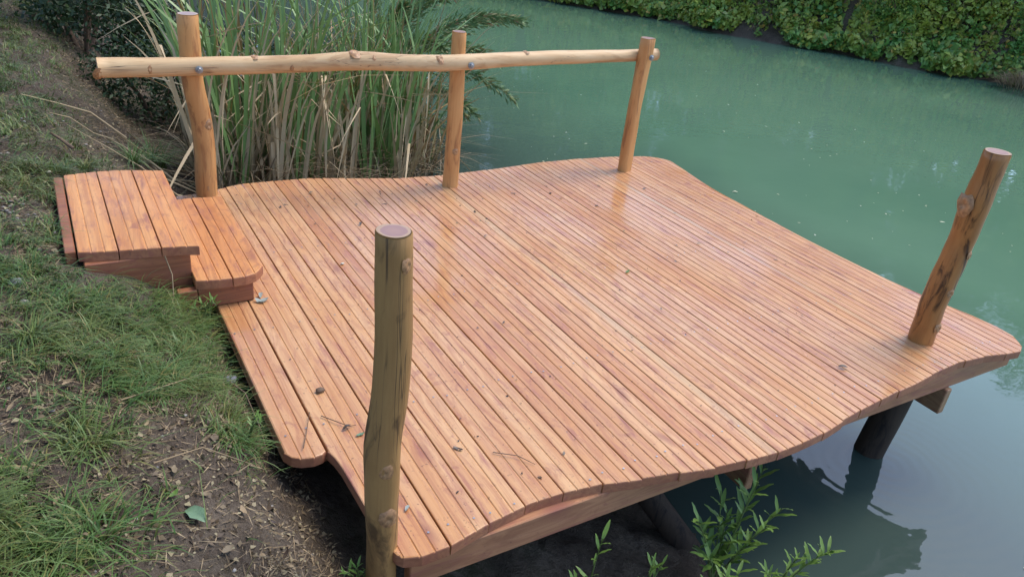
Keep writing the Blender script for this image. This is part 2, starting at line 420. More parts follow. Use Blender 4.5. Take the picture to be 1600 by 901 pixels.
# keep the soil under the step treads and deck boards
inside = (GX > -0.06) & (GX < 0.46) & (GY > 3.3) & (GY < 4.4)
GZ = np.where(inside, np.minimum(GZ, 0.225 - np.clip(GX, 0, 1) * 0.35), GZ)
inside = (GX > 0.50) & (GX < 0.8) & (GY > 3.2) & (GY < 4.35)
GZ = np.where(inside, np.minimum(GZ, -0.06), GZ)
nxg, nyg = len(gx), len(gy)
idx = np.arange(nxg * nyg).reshape(nyg, nxg)
F = np.stack([idx[:-1, :-1], idx[:-1, 1:], idx[1:, 1:], idx[1:, :-1]], -1).reshape(-1, 4)
ground = link("ground", mesh_np("ground", np.stack([GX, GY, GZ], -1).reshape(-1, 3), F, True), mat=M_SOIL)
tag(ground, "brown earth banks sloping down to the pond", None, None, 'structure')
wv = [(-6, -60, WATER_Z), (60, -60, WATER_Z), (60, 40, WATER_Z), (-6, 40, WATER_Z)]
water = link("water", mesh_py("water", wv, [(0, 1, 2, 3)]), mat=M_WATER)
tag(water, "milky green pond water reflecting trees and sky", None, None, 'structure')

# ------------------------------------------------------------------ deck
FRONT = np.array([(0.505, 2.24), (0.515, 2.164), (0.536, 2.121), (0.564, 2.102), (0.606, 2.091), (0.640, 2.096), (0.655, 2.108), (0.6590, 2.11), (0.663, 2.095), (0.672, 2.06), (0.679, 2.0),
                  (0.683, 1.85), (0.687, 1.70), (0.691, 1.61), (0.698, 1.565), (0.715, 1.542), (0.77, 1.524), (0.858, 1.526), (1.004, 1.558), (1.198, 1.583), (1.335, 1.58), (1.48, 1.562),
                  (1.624, 1.524), (1.78, 1.493), (1.931, 1.457), (2.085, 1.437), (2.227, 1.425), (2.398, 1.427), (2.524, 1.436), (2.674, 1.46), (2.825, 1.479),
                  (3.084, 1.505), (3.248, 1.514), (3.446, 1.536), (3.646, 1.546), (3.836, 1.527), (3.959, 1.498), (4.083, 1.482), (4.146, 1.51), (4.208, 1.587), (4.235, 1.686), (4.40, 1.9)])
BACK = np.array([(0.5, 4.66), (0.579, 4.674), (0.661, 4.684), (0.839, 4.736), (0.984, 4.779), (1.187, 4.785), (1.395, 4.78), (1.677, 4.707), (1.968, 4.632), (2.291, 4.601),
                 (2.665, 4.63), (3.132, 4.675), (3.492, 4.681), (3.789, 4.659), (4.0, 4.63), (4.12, 4.60), (4.20, 4.55), (4.25, 4.49), (4.268, 4.434), (4.4, 4.3)])
RIGHT = np.array([(1.3, 4.05), (1.482, 4.085), (1.51, 4.146), (1.587, 4.208), (1.686, 4.226), (1.823, 4.211), (1.991, 4.172), (2.252, 4.129), (2.561, 4.117), (2.91, 4.112), (3.259, 4.126),
                  (3.519, 4.142), (3.789, 4.152), (4.043, 4.19), (4.239, 4.233), (4.434, 4.268), (4.49, 4.25), (4.55, 4.20), (4.60, 4.12), (4.63, 4.0), (4.7, 3.9)])
def yf(x): return np.interp(x, FRONT[:, 0], FRONT[:, 1])
def yb(x): return np.interp(x, BACK[:, 0], BACK[:, 1])
def xr(y): return np.interp(y, RIGHT[:, 0], RIGHT[:, 1])

def profile(x0, x1, strips, dense, groove=0.0042, gd=0.0034, ch=0.004, chl=None):
    """top-surface cross-section of a grooved board: list of (x, z)"""
    chl = ch if chl is None else chl
    pts = [(x0, -chl), (x0 + chl * .35, -chl * .3), (x0 + chl, 0.0)]
    for k in range(strips):
        a = x0 + (x1 - x0) * k / strips; b = x0 + (x1 - x0) * (k + 1) / strips
        lo = a + (chl if k == 0 else groove); hi = b - (ch if k == strips - 1 else groove)
        for q in range(1, dense): pts.append((lo + (hi - lo) * q / dense, 0.0))
        pts.append((hi, 0.0))
        if k < strips - 1: pts += [(b - groove * .15, -gd), (b + groove * .15, -gd), (b + groove, 0.0)]
    pts += [(x1 - ch * .35, -ch * .3), (x1, -ch)]
    return pts

def board_mesh(x0, x1, strips=3, dense=3, front=yf, back=yb, thick=0.04, z=0.0, clamp=None, chl=None, mat=None, jag=0.0):
    P = profile(x0, x1, strips, dense, chl=chl)
    cx = 0.5 * (x0 + x1); cy = 0.5 * (float(front(cx)) + float(back(cx)))
    xs = np.array([p[0] for p in P]); zs = np.array([p[1] for p in P])
    f = np.asarray(front(xs), float); b = np.asarray(back(xs), float)
    def normal(y):      # inward direction of the cut edge in plan
        d = np.gradient(y, xs); n = np.stack([-d, np.ones_like(d)], -1); return n / np.linalg.norm(n, axis=1)[:, None]
    nf = normal(f); nb = -normal(b)
    rows = []
    R_ = [(0.0, -0.006), (0.0015, -0.002), (0.005, 0.0)]
    f = f + jag; b = b - jag
    for o, dz in R_: rows.append((np.clip(xs + nf[:, 0] * o, x0, x1), f + nf[:, 1] * o, zs + dz))
    ns = 24 if clamp is not None else 1
    for k in range(1, ns):
        tt = k / ns; rows.append((xs, f * (1 - tt) + b * tt, zs))
    for o, dz in reversed(R_): rows.append((np.clip(xs + nb[:, 0] * o, x0, x1), b + nb[:, 1] * o, zs + dz))
    V = []; nc = len(xs)
    for X, Y, Z in rows:
        if clamp is not None:
            lim = clamp(Y); Z = np.where(X > lim - 0.004, np.minimum(Z, -0.003), Z); X = np.minimum(X, lim)
        V += [(X[i] - cx, Y[i] - cy, Z[i] + z) for i in range(nc)]
    nr = len(rows); Fc = []
    for j in range(nr - 1):
        for i in range(nc - 1): Fc.append((j * nc + i, j * nc + i + 1, (j + 1) * nc + i + 1, (j + 1) * nc + i))
    nt = nr * nc
    V += [(v[0], v[1], z - thick) for v in V[:nt]]
    for j in range(nr - 1):                                       # side walls
        a, b2 = j * nc, (j + 1) * nc; Fc.append((a, b2, b2 + nt, a + nt))
        a, b2 = j * nc + nc - 1, (j + 1) * nc + nc - 1; Fc.append((b2, a, a + nt, b2 + nt))
    e0 = len(Fc)
    for i in range(nc - 1):                                       # end walls
        Fc.append((i + 1, i, i + nt, i + 1 + nt)); q = (nr - 1) * nc
        Fc.append((q + i, q + i + 1, q + i + 1 + nt, q + i + nt))
    e1 = len(Fc)
    js = range(nr - 1) if clamp is not None else [None]
    for i in range(nc - 1):                                       # underside
        if clamp is None: Fc.append((nt + i, nt + (nr - 1) * nc + i, nt + (nr - 1) * nc + i + 1, nt + i + 1))
        else:
            for j in js: Fc.append((nt + j * nc + i, nt + (j + 1) * nc + i, nt + (j + 1) * nc + i + 1, nt + j * nc + i + 1))
    me = mesh_py("board", V, Fc)
    me.materials.append(mat); me.materials.append(M_END)
    for k in range(e0, e1): me.polygons[k].material_index = 1
    for k in range(nc - 1): me.polygons[k].material_index = 1     # the sawn arris
    return me, (cx, cy, 0)

def box_mesh(name, x0, x1, y0, y1, z0, z1, bev=0.004):
    cx, cy, cz = (x0 + x1) / 2, (y0 + y1) / 2, (z0 + z1) / 2
    import bmesh
    bm = bmesh.new(); bmesh.ops.create_cube(bm, size=1)
    for v in bm.verts: v.co = Vector((v.co.x * (x1 - x0), v.co.y * (y1 - y0), v.co.z * (z1 - z0)))
    bmesh.ops.bevel(bm, geom=bm.edges[:], offset=bev, segments=1, affect='EDGES')
    me = bpy.data.meshes.new(name); bm.to_mesh(me); bm.free()
    return me, (cx, cy, cz)

def tube_mesh(name, pts, radii, seg=12, cap=True, wob=0.0, seed=0, flat=None):
    """tapered tube through points; wob roughens the section; flat=(angle, fraction) planes one side off"""
    rg = np.random.default_rng(seed)
    V = []; Fc = []; n = len(pts)
    P = [Vector(p) for p in pts]
    ref = Vector((0.31, 0.95, 0.05)).normalized() if abs((P[-1] - P[0]).normalized().z) > 0.6 else Vector((0, 0, 1))
    ph = rg.random(6) * 6.28
    for i in range(n):
        d = (P[min(i + 1, n - 1)] - P[max(i - 1, 0)]).normalized()
        a = d.cross(ref).normalized(); b = d.cross(a).normalized()
        for k in range(seg):
            th = 2 * PI * k / seg
            r = radii[i] * (1 + wob * (math.sin(2 * th + ph[0] + i * .13) + .6 * math.sin(3 * th + ph[1] - i * .21) + .6 * math.sin(i * .55 + ph[2]) + .5 * math.sin(i * 1.3 + th + ph[3])))
            ca, sa = math.cos(th) * r, math.sin(th) * r
            if flat is not None:
                fx, fy = math.cos(flat[0]), math.sin(flat[0]); dd = ca * fx + sa * fy; lim = radii[i] * flat[1]
                if dd > lim: ca -= fx * (dd - lim); sa -= fy * (dd - lim)
            V.append(P[i] + a * ca + b * sa)
    for i in range(n - 1):
        for k in range(seg):
            k2 = (k + 1) % seg
            Fc.append((i * seg + k, i * seg + k2, (i + 1) * seg + k2, (i + 1) * seg + k))
    if cap:
        Fc.append(tuple(range(seg))); Fc.append(tuple((n - 1) * seg + k for k in reversed(range(seg))))
    return mesh_py(name, V, Fc, True), V[(n - 1) * seg:], V[:seg]

deck = empty("wooden_deck", (2.4, 3.1, 0))
tag(deck, "orange larch deck with wavy edges standing over the pond on piles", "deck")
def dpart(name, mesh, mat, loc, parent=deck):
    return link(name, mesh, parent, mat, Vector(loc) - parent.location)

SEAMS = [.515, .659, .868, 1.023, 1.174, 1.330, 1.485, 1.634, 1.787, 1.934, 2.079, 2.234, 2.375, 2.512, 2.664, 2.806, 2.966, 3.110, 3.252, 3.400, 3.545, 3.690, 3.832, 3.975, 4.30]
for k in range(len(SEAMS) - 1):
    a, b = SEAMS[k] + (0.002 if k != 1 else .0008), SEAMS[k + 1] - (0.002 if k else .0008)
    last = k == len(SEAMS) - 2
    me, loc = board_mesh(a, b, strips=6 if last else (3 if k not in (1,) else 4), dense=12 if k < 2 else 3, clamp=xr if last else None,
                         thick=0.042, z=random.uniform(-.0012, .0012), mat=M_DECK, jag=random.uniform(-.004, .004) if k > 1 else 0, chl=0.008 if k == 0 else None)
    dpart("board", me, M_DECK, loc)
# frame under the boards
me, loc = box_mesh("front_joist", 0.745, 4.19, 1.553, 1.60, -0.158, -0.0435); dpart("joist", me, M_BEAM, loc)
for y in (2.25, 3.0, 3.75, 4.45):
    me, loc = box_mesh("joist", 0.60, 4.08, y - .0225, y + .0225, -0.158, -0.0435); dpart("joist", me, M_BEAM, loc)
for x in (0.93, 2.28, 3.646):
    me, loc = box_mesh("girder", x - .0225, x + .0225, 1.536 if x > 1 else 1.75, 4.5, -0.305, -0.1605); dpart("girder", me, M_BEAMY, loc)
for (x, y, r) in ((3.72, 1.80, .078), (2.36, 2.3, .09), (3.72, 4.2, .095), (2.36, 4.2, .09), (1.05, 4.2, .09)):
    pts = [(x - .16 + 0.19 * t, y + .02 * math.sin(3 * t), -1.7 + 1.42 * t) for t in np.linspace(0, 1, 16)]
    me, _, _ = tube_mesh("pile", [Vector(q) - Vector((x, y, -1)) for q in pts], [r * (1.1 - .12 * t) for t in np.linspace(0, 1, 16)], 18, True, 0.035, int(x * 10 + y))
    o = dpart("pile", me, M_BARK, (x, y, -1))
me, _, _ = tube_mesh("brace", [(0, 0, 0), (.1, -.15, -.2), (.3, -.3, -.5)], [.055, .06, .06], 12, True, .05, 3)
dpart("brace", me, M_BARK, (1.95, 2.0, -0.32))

sv_, sf_ = [], []
for k in range(len(SEAMS) - 1):
    for y in (1.60, 2.25, 3.0, 3.75, 4.45):
        for fr in (.2, .8):
            a, b = SEAMS[k], min(SEAMS[k + 1], 4.11)
            x = a + (b - a) * fr + random.uniform(-.006, .006); yy = y + random.uniform(-.012, .012)
            if yy < yf(x) + .02 or (x < .85 and yy > 3.1): continue
            o_ = len(sv_); sv_ += [(x + .0042 * math.cos(q * PI / 3) - 2.4, yy + .0042 * math.sin(q * PI / 3) - 3.1, .0026) for q in range(6)]; sf_.append(tuple(range(o_, o_ + 6)))
o = link("screw_heads", mesh_py("screw_heads", sv_, sf_), deck, M_STEEL); o['kind'] = 'stuff'

# ------------------------------------------------------------------ posts and handrail
def disc(name, ring, lift=0.001):
    c = sum((Vector(v) for v in ring), Vector()) / len(ring)
    nn = (Vector(ring[1]) - c).cross(Vector(ring[0]) - c).normalized()
    if nn.z < 0: nn = -nn
    V = [c + nn * lift] + [c + (Vector(v) - c) * .97 + nn * lift for v in ring]
    n = len(ring)
    return mesh_py(name, V, [(0, 1 + k, 1 + (k + 1) % n) for k in range(n)])

def knot_mesh(r=0.016, seed=0):
    rg = np.random.default_rng(seed); V = []; Fc = []; n = 10
    rings = [(1.7, -0.25), (1.25, 0.08), (0.75, 0.24), (0.5, 0.10), (0.0, 0.05)]
    for j, (q, hgt) in enumerate(rings):
        for k in range(n):
            a = 2 * PI * k / n; w = 1 + .12 * rg.standard_normal()
            V.append((q * r * w * math.cos(a), 1.35 * q * r * w * math.sin(a), hgt * r * 1.2))
    for j in range(len(rings) - 1):
        for k in range(n): Fc.append((j * n + k, j * n + (k + 1) % n, (j + 1) * n + (k + 1) % n, (j + 1) * n + k))
    return mesh_py("knot", V, Fc, True)
KNOTS = [knot_mesh(.015, s) for s in range(3)]
CAMXY = Vector((0, 0, 0))
def knot_on(parent, axis_pt, radius, yaw, seed=0, scale=1.0):
    """a knot bump on a vertical log, at angle yaw round it"""
    d = Vector((math.cos(yaw), math.sin(yaw), 0))
    o = link("knot", KNOTS[seed % 3], parent, M_KNOT, Vector(axis_pt) + d * radius * .97)
    o.rotation_euler = d.to_track_quat('Z', 'Y').to_euler(); o.scale = (scale,) * 3
    return o

def log_post(name, base, pts, radii, mat, seed, parent=None, flat=None, wob=.034, seg=24):
    """pts are offsets from the base, along the post"""
    n = 34
    zz = np.array([p[2] for p in pts]); t = np.linspace(zz[0], zz[-1], n)
    px = np.interp(t, zz, [p[0] for p in pts]); py = np.interp(t, zz, [p[1] for p in pts]); rr = np.interp(t, zz, radii)
    for _ in range(2):
        px[1:-1] = (px[:-2] + px[1:-1] * 2 + px[2:]) / 4; py[1:-1] = (py[:-2] + py[1:-1] * 2 + py[2:]) / 4; rr[1:-1] = (rr[:-2] + rr[1:-1] * 2 + rr[2:]) / 4
    # softened top arris
    P = [(px[i], py[i], t[i]) for i in range(n)]; P.append((px[-1], py[-1], t[-1] + .004)); rr = list(rr) + [rr[-1] * .955]
    me, top, _ = tube_mesh(name, P, rr, seg, True, wob, seed, flat)
    o = link(name, me, parent, mat, base if parent is None else Vector(base) - parent.location)
    return o, disc("cut_face", top)

rail_t = empty("handrail", (2.2, 4.4, 0))
tag(rail_t, "peeled log handrail on three posts along the back edge of the deck", "railing")
specs = [((0.739, 4.66, 0), [(0, 0, -.9), (0, 0, 0), (0.012, 0, .25), (.012, 0, .45), (-.02, 0, .66), (-.012, 0, 1.045)], [.062, .060, .061, .063, .059, .060], 3, None),
         ((2.262, 4.405, 0), [(0, 0, -.9), (0, 0, 0), (.004, 0, .5), (-.004, 0, 1.005)], [.052, .051, .049, .046], 4, None),
         ((3.72, 4.353, 0), [(0, 0, -.9), (0, 0, 0), (-.006, 0, .45), (.012, 0, .975)], [.054, .053, .050, .054], 5, (2.2, .7))]
posts = []
for base, pts, rad, sd_, fl in specs:
    o, cf = log_post("post", base, pts, rad, M_LOG, sd_, rail_t, fl)
    link("cut_face", cf, o, M_CUT); posts.append(o)
for pi, z, yaw, rr_, s in ((0, .44, -1.1, .061, 1.2), (0, .06, -1.9, .061, .9), (1, .25, -1.6, .050, .8), (1, .33, .1, .05, 1.0)):
    knot_on(posts[pi], (0.012 if pi == 0 else 0, 0, z), rr_, yaw, pi, s)
rp = [(0.245, 4.557, .790), (.55, 4.555, .789), (.74, 4.555, .790), (1.1, 4.54, .795), (1.40, 4.49, .812), (1.62, 4.45, .832), (1.9, 4.38, .828), (2.17, 4.315, .838), (2.5, 4.33, .850), (2.9, 4.36, .853), (3.3, 4.40, .846), (3.72, 4.435, .842), (3.90, 4.437, .846)]
rr = [.052, .053, .051, .050, .050, .053, .049, .048, .047, .046, .045, .044, .043]
tx = np.linspace(0, 12, 60); A = np.array(rp)
PX = np.stack([np.interp(tx, range(13), A[:, k]) for k in range(3)], -1)
for _ in range(3): PX[1:-1] = (PX[:-2] + 2 * PX[1:-1] + PX[2:]) / 4
RX = np.interp(tx, range(13), rr)
me, rend, lend = tube_mesh("rail", [Vector(q) - rail_t.location for q in PX], list(RX), 20, True, .03, 12)
rail = link("rail", me, rail_t, M_LOGRAIL)
link("cut_face", disc("cut_face", lend, .001), rail, M_CUT)
def rail_knot(x, ang, s, k):
    i = int(np.argmin(np.abs(PX[:, 0] - x))); d = Vector((0, -math.cos(ang), math.sin(ang)))
    o = link("knot", KNOTS[k % 3], rail, M_KNOT, Vector(PX[i]) - rail_t.location + d * RX[i] * .96)
    o.rotation_euler = d.to_track_quat('Z', 'Y').to_euler(); o.scale = (s,) * 3
for x, a, s, k in ((.275, -.5, 1.1, 0), (.47, .0, .7, 1), (1.02, 1.5, 1.1, 2), (1.22, -.3, .6, 0), (1.58, 1.35, 1.6, 1), (2.10, .75, 1.0, 2), (1.70, .7, .6, 0), (2.75, 1.5, .9, 1)): rail_knot(x, a, s, k)
def bolt_mesh():
    V = []; Fc = []; n = 12
    for r, z in ((.021, 0), (.021, .004), (.012, .005), (.012, .013), (0.009, .016)):
        for k in range(n): V.append((r * math.cos(2 * PI * k / n), r * math.sin(2 * PI * k / n), z))
    for j in range(4):
        for k in range(n): Fc.append((j * n + k, j * n + (k + 1) % n, (j + 1) * n + (k + 1) % n, (j + 1) * n + k))
    Fc.append(tuple(4 * n + k for k in range(n)))
    return mesh_py("bolt", V, Fc)
BOLT = bolt_mesh()
for x, y, z in ((.735, 4.503, .783), (2.285, 4.27, .832), (3.742, 4.3, .855)):
    o = link("bolt", BOLT, rail_t, M_STEEL, Vector((x, y, z)) - rail_t.location, (PI / 2, 0, 0))

o, cf = log_post("wooden_post", (0.679, 1.62, 0), [(-.004, 0, -.62), (-.002, 0, 0), (-.008, 0, .22), (-.012, 0, .40), (.014, 0, .62), (.012, 0, .82), (.006, 0, 1.055)],
                 [.052, .048, .049, .052, .051, .0475, .047], M_LOGOLD, 21)
link("cut_face", cf, o, M_CUT)
for z, yaw, s in ((.98, -1.0, .8), (.55, -.5, .9), (.33, -2.0, 1.0), (.15, -1.7, 1.1)): knot_on(o, (0, 0, z), .053, yaw, 1, s)
tag(o, "weathered olive brown log post at the deck corner nearest the grassy bank", "post")
o, cf = log_post("wooden_post", (3.648, 1.765, 0), [(.0, 0, -.06), (0, 0, 0), (-.02, 0, .22), (.002, 0, .42), (.014, 0, .55), (.004, 0, .74), (.014, 0, .99)],
                 [.061, .059, .060, .060, .060, .064, .060], M_LOGWET, 22)
link("cut_face", cf, o, M_CUT)
for z, yaw, s in ((.74, 2.9, 1.8), (.3, -1.9, .9), (.5, -1.4, .8), (.1, -1.6, 1.0)): knot_on(o, (0, 0, z), .066, yaw, 2, s)
tag(o, "reddish brown log post standing alone at the deck corner over the water", "post")

# ------------------------------------------------------------------ steps
def tread(parent, xs, fpts, bpts, z, strips):
    f = lambda x: np.interp(x, [p[0] for p in fpts], [p[1] for p in fpts])
    b = lambda x: np.interp(x, [p[0] for p in bpts], [p[1] for p in bpts])
    for a, c, s in zip(xs[:-1], xs[1:], strips):
        me, loc = board_mesh(a + .002, c - .002, s, 5, f, b, .045, 0, mat=M_TREAD)
        dpart("board", me, M_TREAD, (loc[0], loc[1], z), parent)
st = empty("wooden_step", (.22, 3.85, .2))
tag(st, "upper wooden step with three wide boards set into the bank", "step", None)
tread(st, [.002, .158, .325, .478], [(0, 3.405), (.06, 3.388), (.158, 3.372), (.25, 3.360), (.33, 3.350), (.40, 3.338), (.44, 3.328), (.478, 3.318)],
      [(0, 4.37), (.08, 4.385), (.158, 4.392), (.25, 4.39), (.34, 4.37), (.478, 4.33)], .29, [3, 3, 3])
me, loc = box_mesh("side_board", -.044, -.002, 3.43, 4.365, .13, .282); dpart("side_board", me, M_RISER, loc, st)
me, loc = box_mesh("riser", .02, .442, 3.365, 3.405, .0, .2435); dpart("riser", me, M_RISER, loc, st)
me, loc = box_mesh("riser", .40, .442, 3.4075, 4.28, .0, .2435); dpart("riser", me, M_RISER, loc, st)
st = empty("wooden_step", (.59, 3.75, 0))
tag(st, "lower wooden step with two scalloped boards resting on the deck", "step", None)
tread(st, [.437, .594, .752], [(.437, 3.272), (.47, 3.262), (.53, 3.25), (.60, 3.243), (.655, 3.245), (.70, 3.262), (.725, 3.29), (.752, 3.335)],
      [(.437, 4.25), (.60, 4.26), (.752, 4.24)], .145, [3, 3])
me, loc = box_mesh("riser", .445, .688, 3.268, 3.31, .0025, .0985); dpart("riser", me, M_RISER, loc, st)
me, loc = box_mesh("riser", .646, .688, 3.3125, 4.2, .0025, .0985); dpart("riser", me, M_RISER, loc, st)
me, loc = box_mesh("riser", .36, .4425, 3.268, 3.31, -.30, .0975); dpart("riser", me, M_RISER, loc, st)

# ------------------------------------------------------------------ foliage builders
def unit(v): return v / np.maximum(np.linalg.norm(v, axis=-1, keepdims=True), 1e-9)
def leaf_cloud(cen, dirs, L, W, up=None, fold=0.25, rg=RNG):
    """diamond leaves: centres, pointing directions, lengths, widths -> V, F"""
    n = len(cen); L = np.broadcast_to(L, n)[:, None]; W = np.broadcast_to(W, n)[:, None]
    rv = rg.standard_normal((n, 3)) if up is None else up + 0.45 * rg.standard_normal((n, 3))
    s = unit(np.cross(dirs, rv)); nn = np.cross(s, dirs)
    a = cen - dirs * L * .5; b = cen + s * W * .5 + nn * fold * W * .5; c = cen + dirs * L * .5; d = cen - s * W * .5 + nn * fold * W * .5
    V = np.stack([a, b, c, d], 1).reshape(-1, 3)
    Fq = np.arange(4 * n).reshape(n, 4)
    return V, Fq

def blade_cloud(base, hgt, lean_dir, lean, width, droop=1.0, seg=3, rg=RNG):
    """tapered ribbons growing from base; lean 0..1 how far they flop"""
    n = len(base); k = seg + 1
    t = np.linspace(0, 1, k)[None, :, None]
    hgt = np.broadcast_to(hgt, n)[:, None, None]; lean = np.broadcast_to(lean, n)[:, None, None]; width = np.broadcast_to(width, n)[:, None, None]
    ld = np.concatenate([lean_dir, np.zeros((n, 1))], 1)[:, None, :]
    upv = np.array([0, 0, 1.0])[None, None, :]
    p = base[:, None, :] + hgt * (upv * (t - lean * droop * .62 * t ** 2.2) + ld * lean * (0.35 * t + .65 * t ** 2))
    th = rg.random(n) * 2 * PI
    side = np.stack([np.cos(th), np.sin(th), np.zeros(n)], -1)[:, None, :]
    perp = np.stack([-lean_dir[:, 1], lean_dir[:, 0], np.zeros(n)], -1)[:, None, :]
    side = unit(0.45 * side + perp)
    w = width * (1 - t ** 1.6 * 0.92) * .5
    V = np.stack([p - side * w, p + side * w], 2).reshape(-1, 3)        # n,k,2
    i0 = (np.arange(n) * 2 * k)[:, None] + (np.arange(seg) * 2)[None, :]
    Fq = np.stack([i0, i0 + 1, i0 + 3, i0 + 2], -1).reshape(-1, 4)
    return V, Fq

def join(parts):
    Vs, Fs, o = [], [], 0
    for V, Fq in parts: Vs.append(V); Fs.append(Fq + o); o += len(V)
    return np.concatenate(Vs), np.concatenate(Fs)

def ang(n, rg=RNG):
    a = rg.random(n) * 2 * PI; return np.stack([np.cos(a), np.sin(a)], -1)

# ------------------------------------------------------------------ grass on the near bank
def in_steps(x, y): return (x > -.07) & (x < .80) & (y > 3.30) & (y < 4.45)
def grass_density(x, y):
    d = np.clip((fbm(x * 2.3, y * 2.3, 3, 41) - 0.36) * 4.2, 0, 1) * np.clip((fbm(x * 8, y * 8, 2, 43) - .34) * 4.5, .12, 1)
    d *= np.where(y < 4.6, np.clip((0.46 - x) / .08, 0, 1), np.clip((0.10 + .10 * np.clip(y - 5, 0, 1.5) - x) / .15, 0, 1))
    fore = np.clip((y - 2.0) / .35, 0, 1)                                # bare earth towards the camera
    d *= np.maximum(fore, np.clip((0.34 - x) / .15, .06, 1) * np.clip((fbm(x * 4.5, y * 4.5, 2, 77) - .36) * 4, .05, 1))
    d *= 1 - .93 * np.exp(-(((x + .20) / .16) ** 2 + ((y - 3.95) / .55) ** 2))     # path up to the steps
    d *= 1 - .9 * np.exp(-(((x + .23) / .10) ** 2 + ((y - 2.28) / .22) ** 2))
    d *= np.where((y > 4.5) & (y < 5.1), .5, 1)
    for qx, qy, rx, ry in ((.14, 3.0, .3, .28), (-.2, 5.5, .22, .9), (-.3, 7.6, .25, 1.2), (.1, 5.0, .15, .35), (-.25, 6.6, .2, .6)):
        d = np.maximum(d, 1.1 * np.exp(-(((x - qx) / rx) ** 2 + ((y - qy) / ry) ** 2)))
    d = np.where(in_steps(x, y), 0, d)
    return d
n = 120000
gxp = RNG.uniform(-.75, .5, n); gyp = np.where(RNG.random(n) < .72, RNG.uniform(1.2, 4.6, n), RNG.uniform(4.4, 11, n))
keep = RNG.random(n) < grass_density(gxp, gyp); gxp, gyp = gxp[keep], gyp[keep]
ci = np.random.default_rng(5); cx_ = ci.uniform(-.75, .5, 1500); cy_ = np.where(ci.random(1500) < .72, ci.uniform(1.2, 4.6, 1500), ci.uniform(4.4, 11, 1500)); ca_ = ci.random(1500) * 2 * PI
near = np.array([np.argmin((cx_ - a) ** 2 + (cy_ - b) ** 2) for a, b in zip(gxp, gyp)])
pull = RNG.random(len(gxp)) * .55
gxp = gxp + (cx_[near] - gxp) * pull; gyp = gyp + (cy_[near] - gyp) * pull
cl = ang(len(gxp)); spread = RNG.random(len(gxp))[:, None] * .02
gxp = gxp + (cl * spread)[:, 0]; gyp = gyp + (cl * spread)[:, 1]
gz = height(gxp, gyp) - .004
base = np.stack([gxp, gyp, gz], -1)
hh = RNG.gamma(4, .0145, len(base)) + .012
hh *= np.where(gyp > 4.6, .9, 1.0)
down = ang(len(base)) * .75 + .75 * np.stack([np.cos(ca_[near]), np.sin(ca_[near])], -1) + np.array([.35, -.2]); down = unit(down)
V, Fq = blade_cloud(base, hh, down, RNG.uniform(.55, 1.35, len(base)), RNG.uniform(.0028, .0065, len(base)))
g = link("grass", mesh_np("grass", V, Fq, True), mat=M_GRASS); tag(g, "short patchy green grass growing on the earth bank", "grass", None, 'stuff')

# dry stalks and litter lying on the soil
n = 34000
x = RNG.uniform(-.7, .62, n); y = np.where(RNG.random(n) < .7, RNG.uniform(1.2, 4.6, n), RNG.uniform(4.4, 9.5, n))
ok = ~in_steps(x, y) & (RNG.random(n) < np.where((y > 4.6) & (x < .1), .35, 1)) & (RNG.random(n) < .35 + .65 * (fbm(x * 2, y * 2, 2, 61) > .5)); x, y = x[ok], y[ok]
d2 = ang(len(x)); dirs = unit(np.concatenate([d2, RNG.normal(-.15, .25, (len(x), 1))], 1))
L = RNG.gamma(2.2, .020, len(x)) + .008
V, Fq = leaf_cloud(np.stack([x, y, height(x, y) + .006], -1), dirs, L, RNG.uniform(.002, .005, len(x)), fold=.1)
g = link("dry_straw", mesh_np("dry_straw", V, Fq), mat=M_STRAW); tag(g, "dry straw and grass stalks strewn over the bare soil", "straw", None, 'stuff')
n = 22000
x = RNG.uniform(-.7, .62, n); y = np.where(RNG.random(n) < .7, RNG.uniform(1.2, 4.6, n), RNG.uniform(4.4, 9.5, n)); x = x + np.where(y > 4.6, .5 * RNG.random(n), 0)
ok = ~in_steps(x, y) & (RNG.random(n) < np.where((y > 4.6) & (x < .1), .3, 1)); x, y = x[ok], y[ok]
dirs = unit(np.concatenate([ang(len(x)), RNG.normal(0, .35, (len(x), 1))], 1)); L = RNG.gamma(2.2, .0042, len(x)) + .004
V, Fq = leaf_cloud(np.stack([x, y, height(x, y) + .005], -1), dirs, L, L * RNG.uniform(.4, .8, len(x)), up=np.array([0, 0, 1.0]), fold=.5)
g = link("leaf_litter", mesh_np("leaf_litter", V, Fq), mat=M_LITTER); tag(g, "broken brown leaf litter lying on the soil of the bank", "leaf litter", None, 'stuff')
# small stones
def stone_mesh(seed, sub=1):
    import bmesh
    bm = bmesh.new(); bmesh.ops.create_icosphere(bm, subdivisions=sub, radius=1); rg = random.Random(seed)
    ax = Vector((rg.uniform(.9, 1.2), rg.uniform(.7, 1), rg.uniform(.45, .7)))
    for v in bm.verts: v.co = Vector((v.co.x * ax.x, v.co.y * ax.y, v.co.z * ax.z)) * rg.uniform(.86, 1.12)
    me = bpy.data.meshes.new("stone"); bm.to_mesh(me); bm.free()
    me.polygons.foreach_set('use_smooth', [True] * len(me.polygons)); return me
sv = [np.array([v.co[:] for v in stone_mesh(s).vertices]) for s in range(4)]
sf = np.array([p.vertices[:] for p in stone_mesh(0).polygons])
parts = []
for k in range(520):
    px_ = random.uniform(-.7, .55)
    py_ = random.gauss(3.9, .45) if k < 220 else random.uniform(1.2, 8)
    if k < 220: px_ = random.uniform(-.75, -.06)
    if in_steps(np.array(px_), np.array(py_)): continue
    r = random.uniform(.003, .009) * (1.3 if py_ > 3 else 1)
    parts.append((sv[k % 4] * r + np.array([px_, py_, hz(px_, py_) + r * .2]), sf))
V, Fq = join(parts)
g = link("gravel", mesh_np("gravel", V, Fq, True), mat=M_PEBBLE); tag(g, "small pale pebbles scattered in the soil beside the steps", "gravel", None, 'stuff')

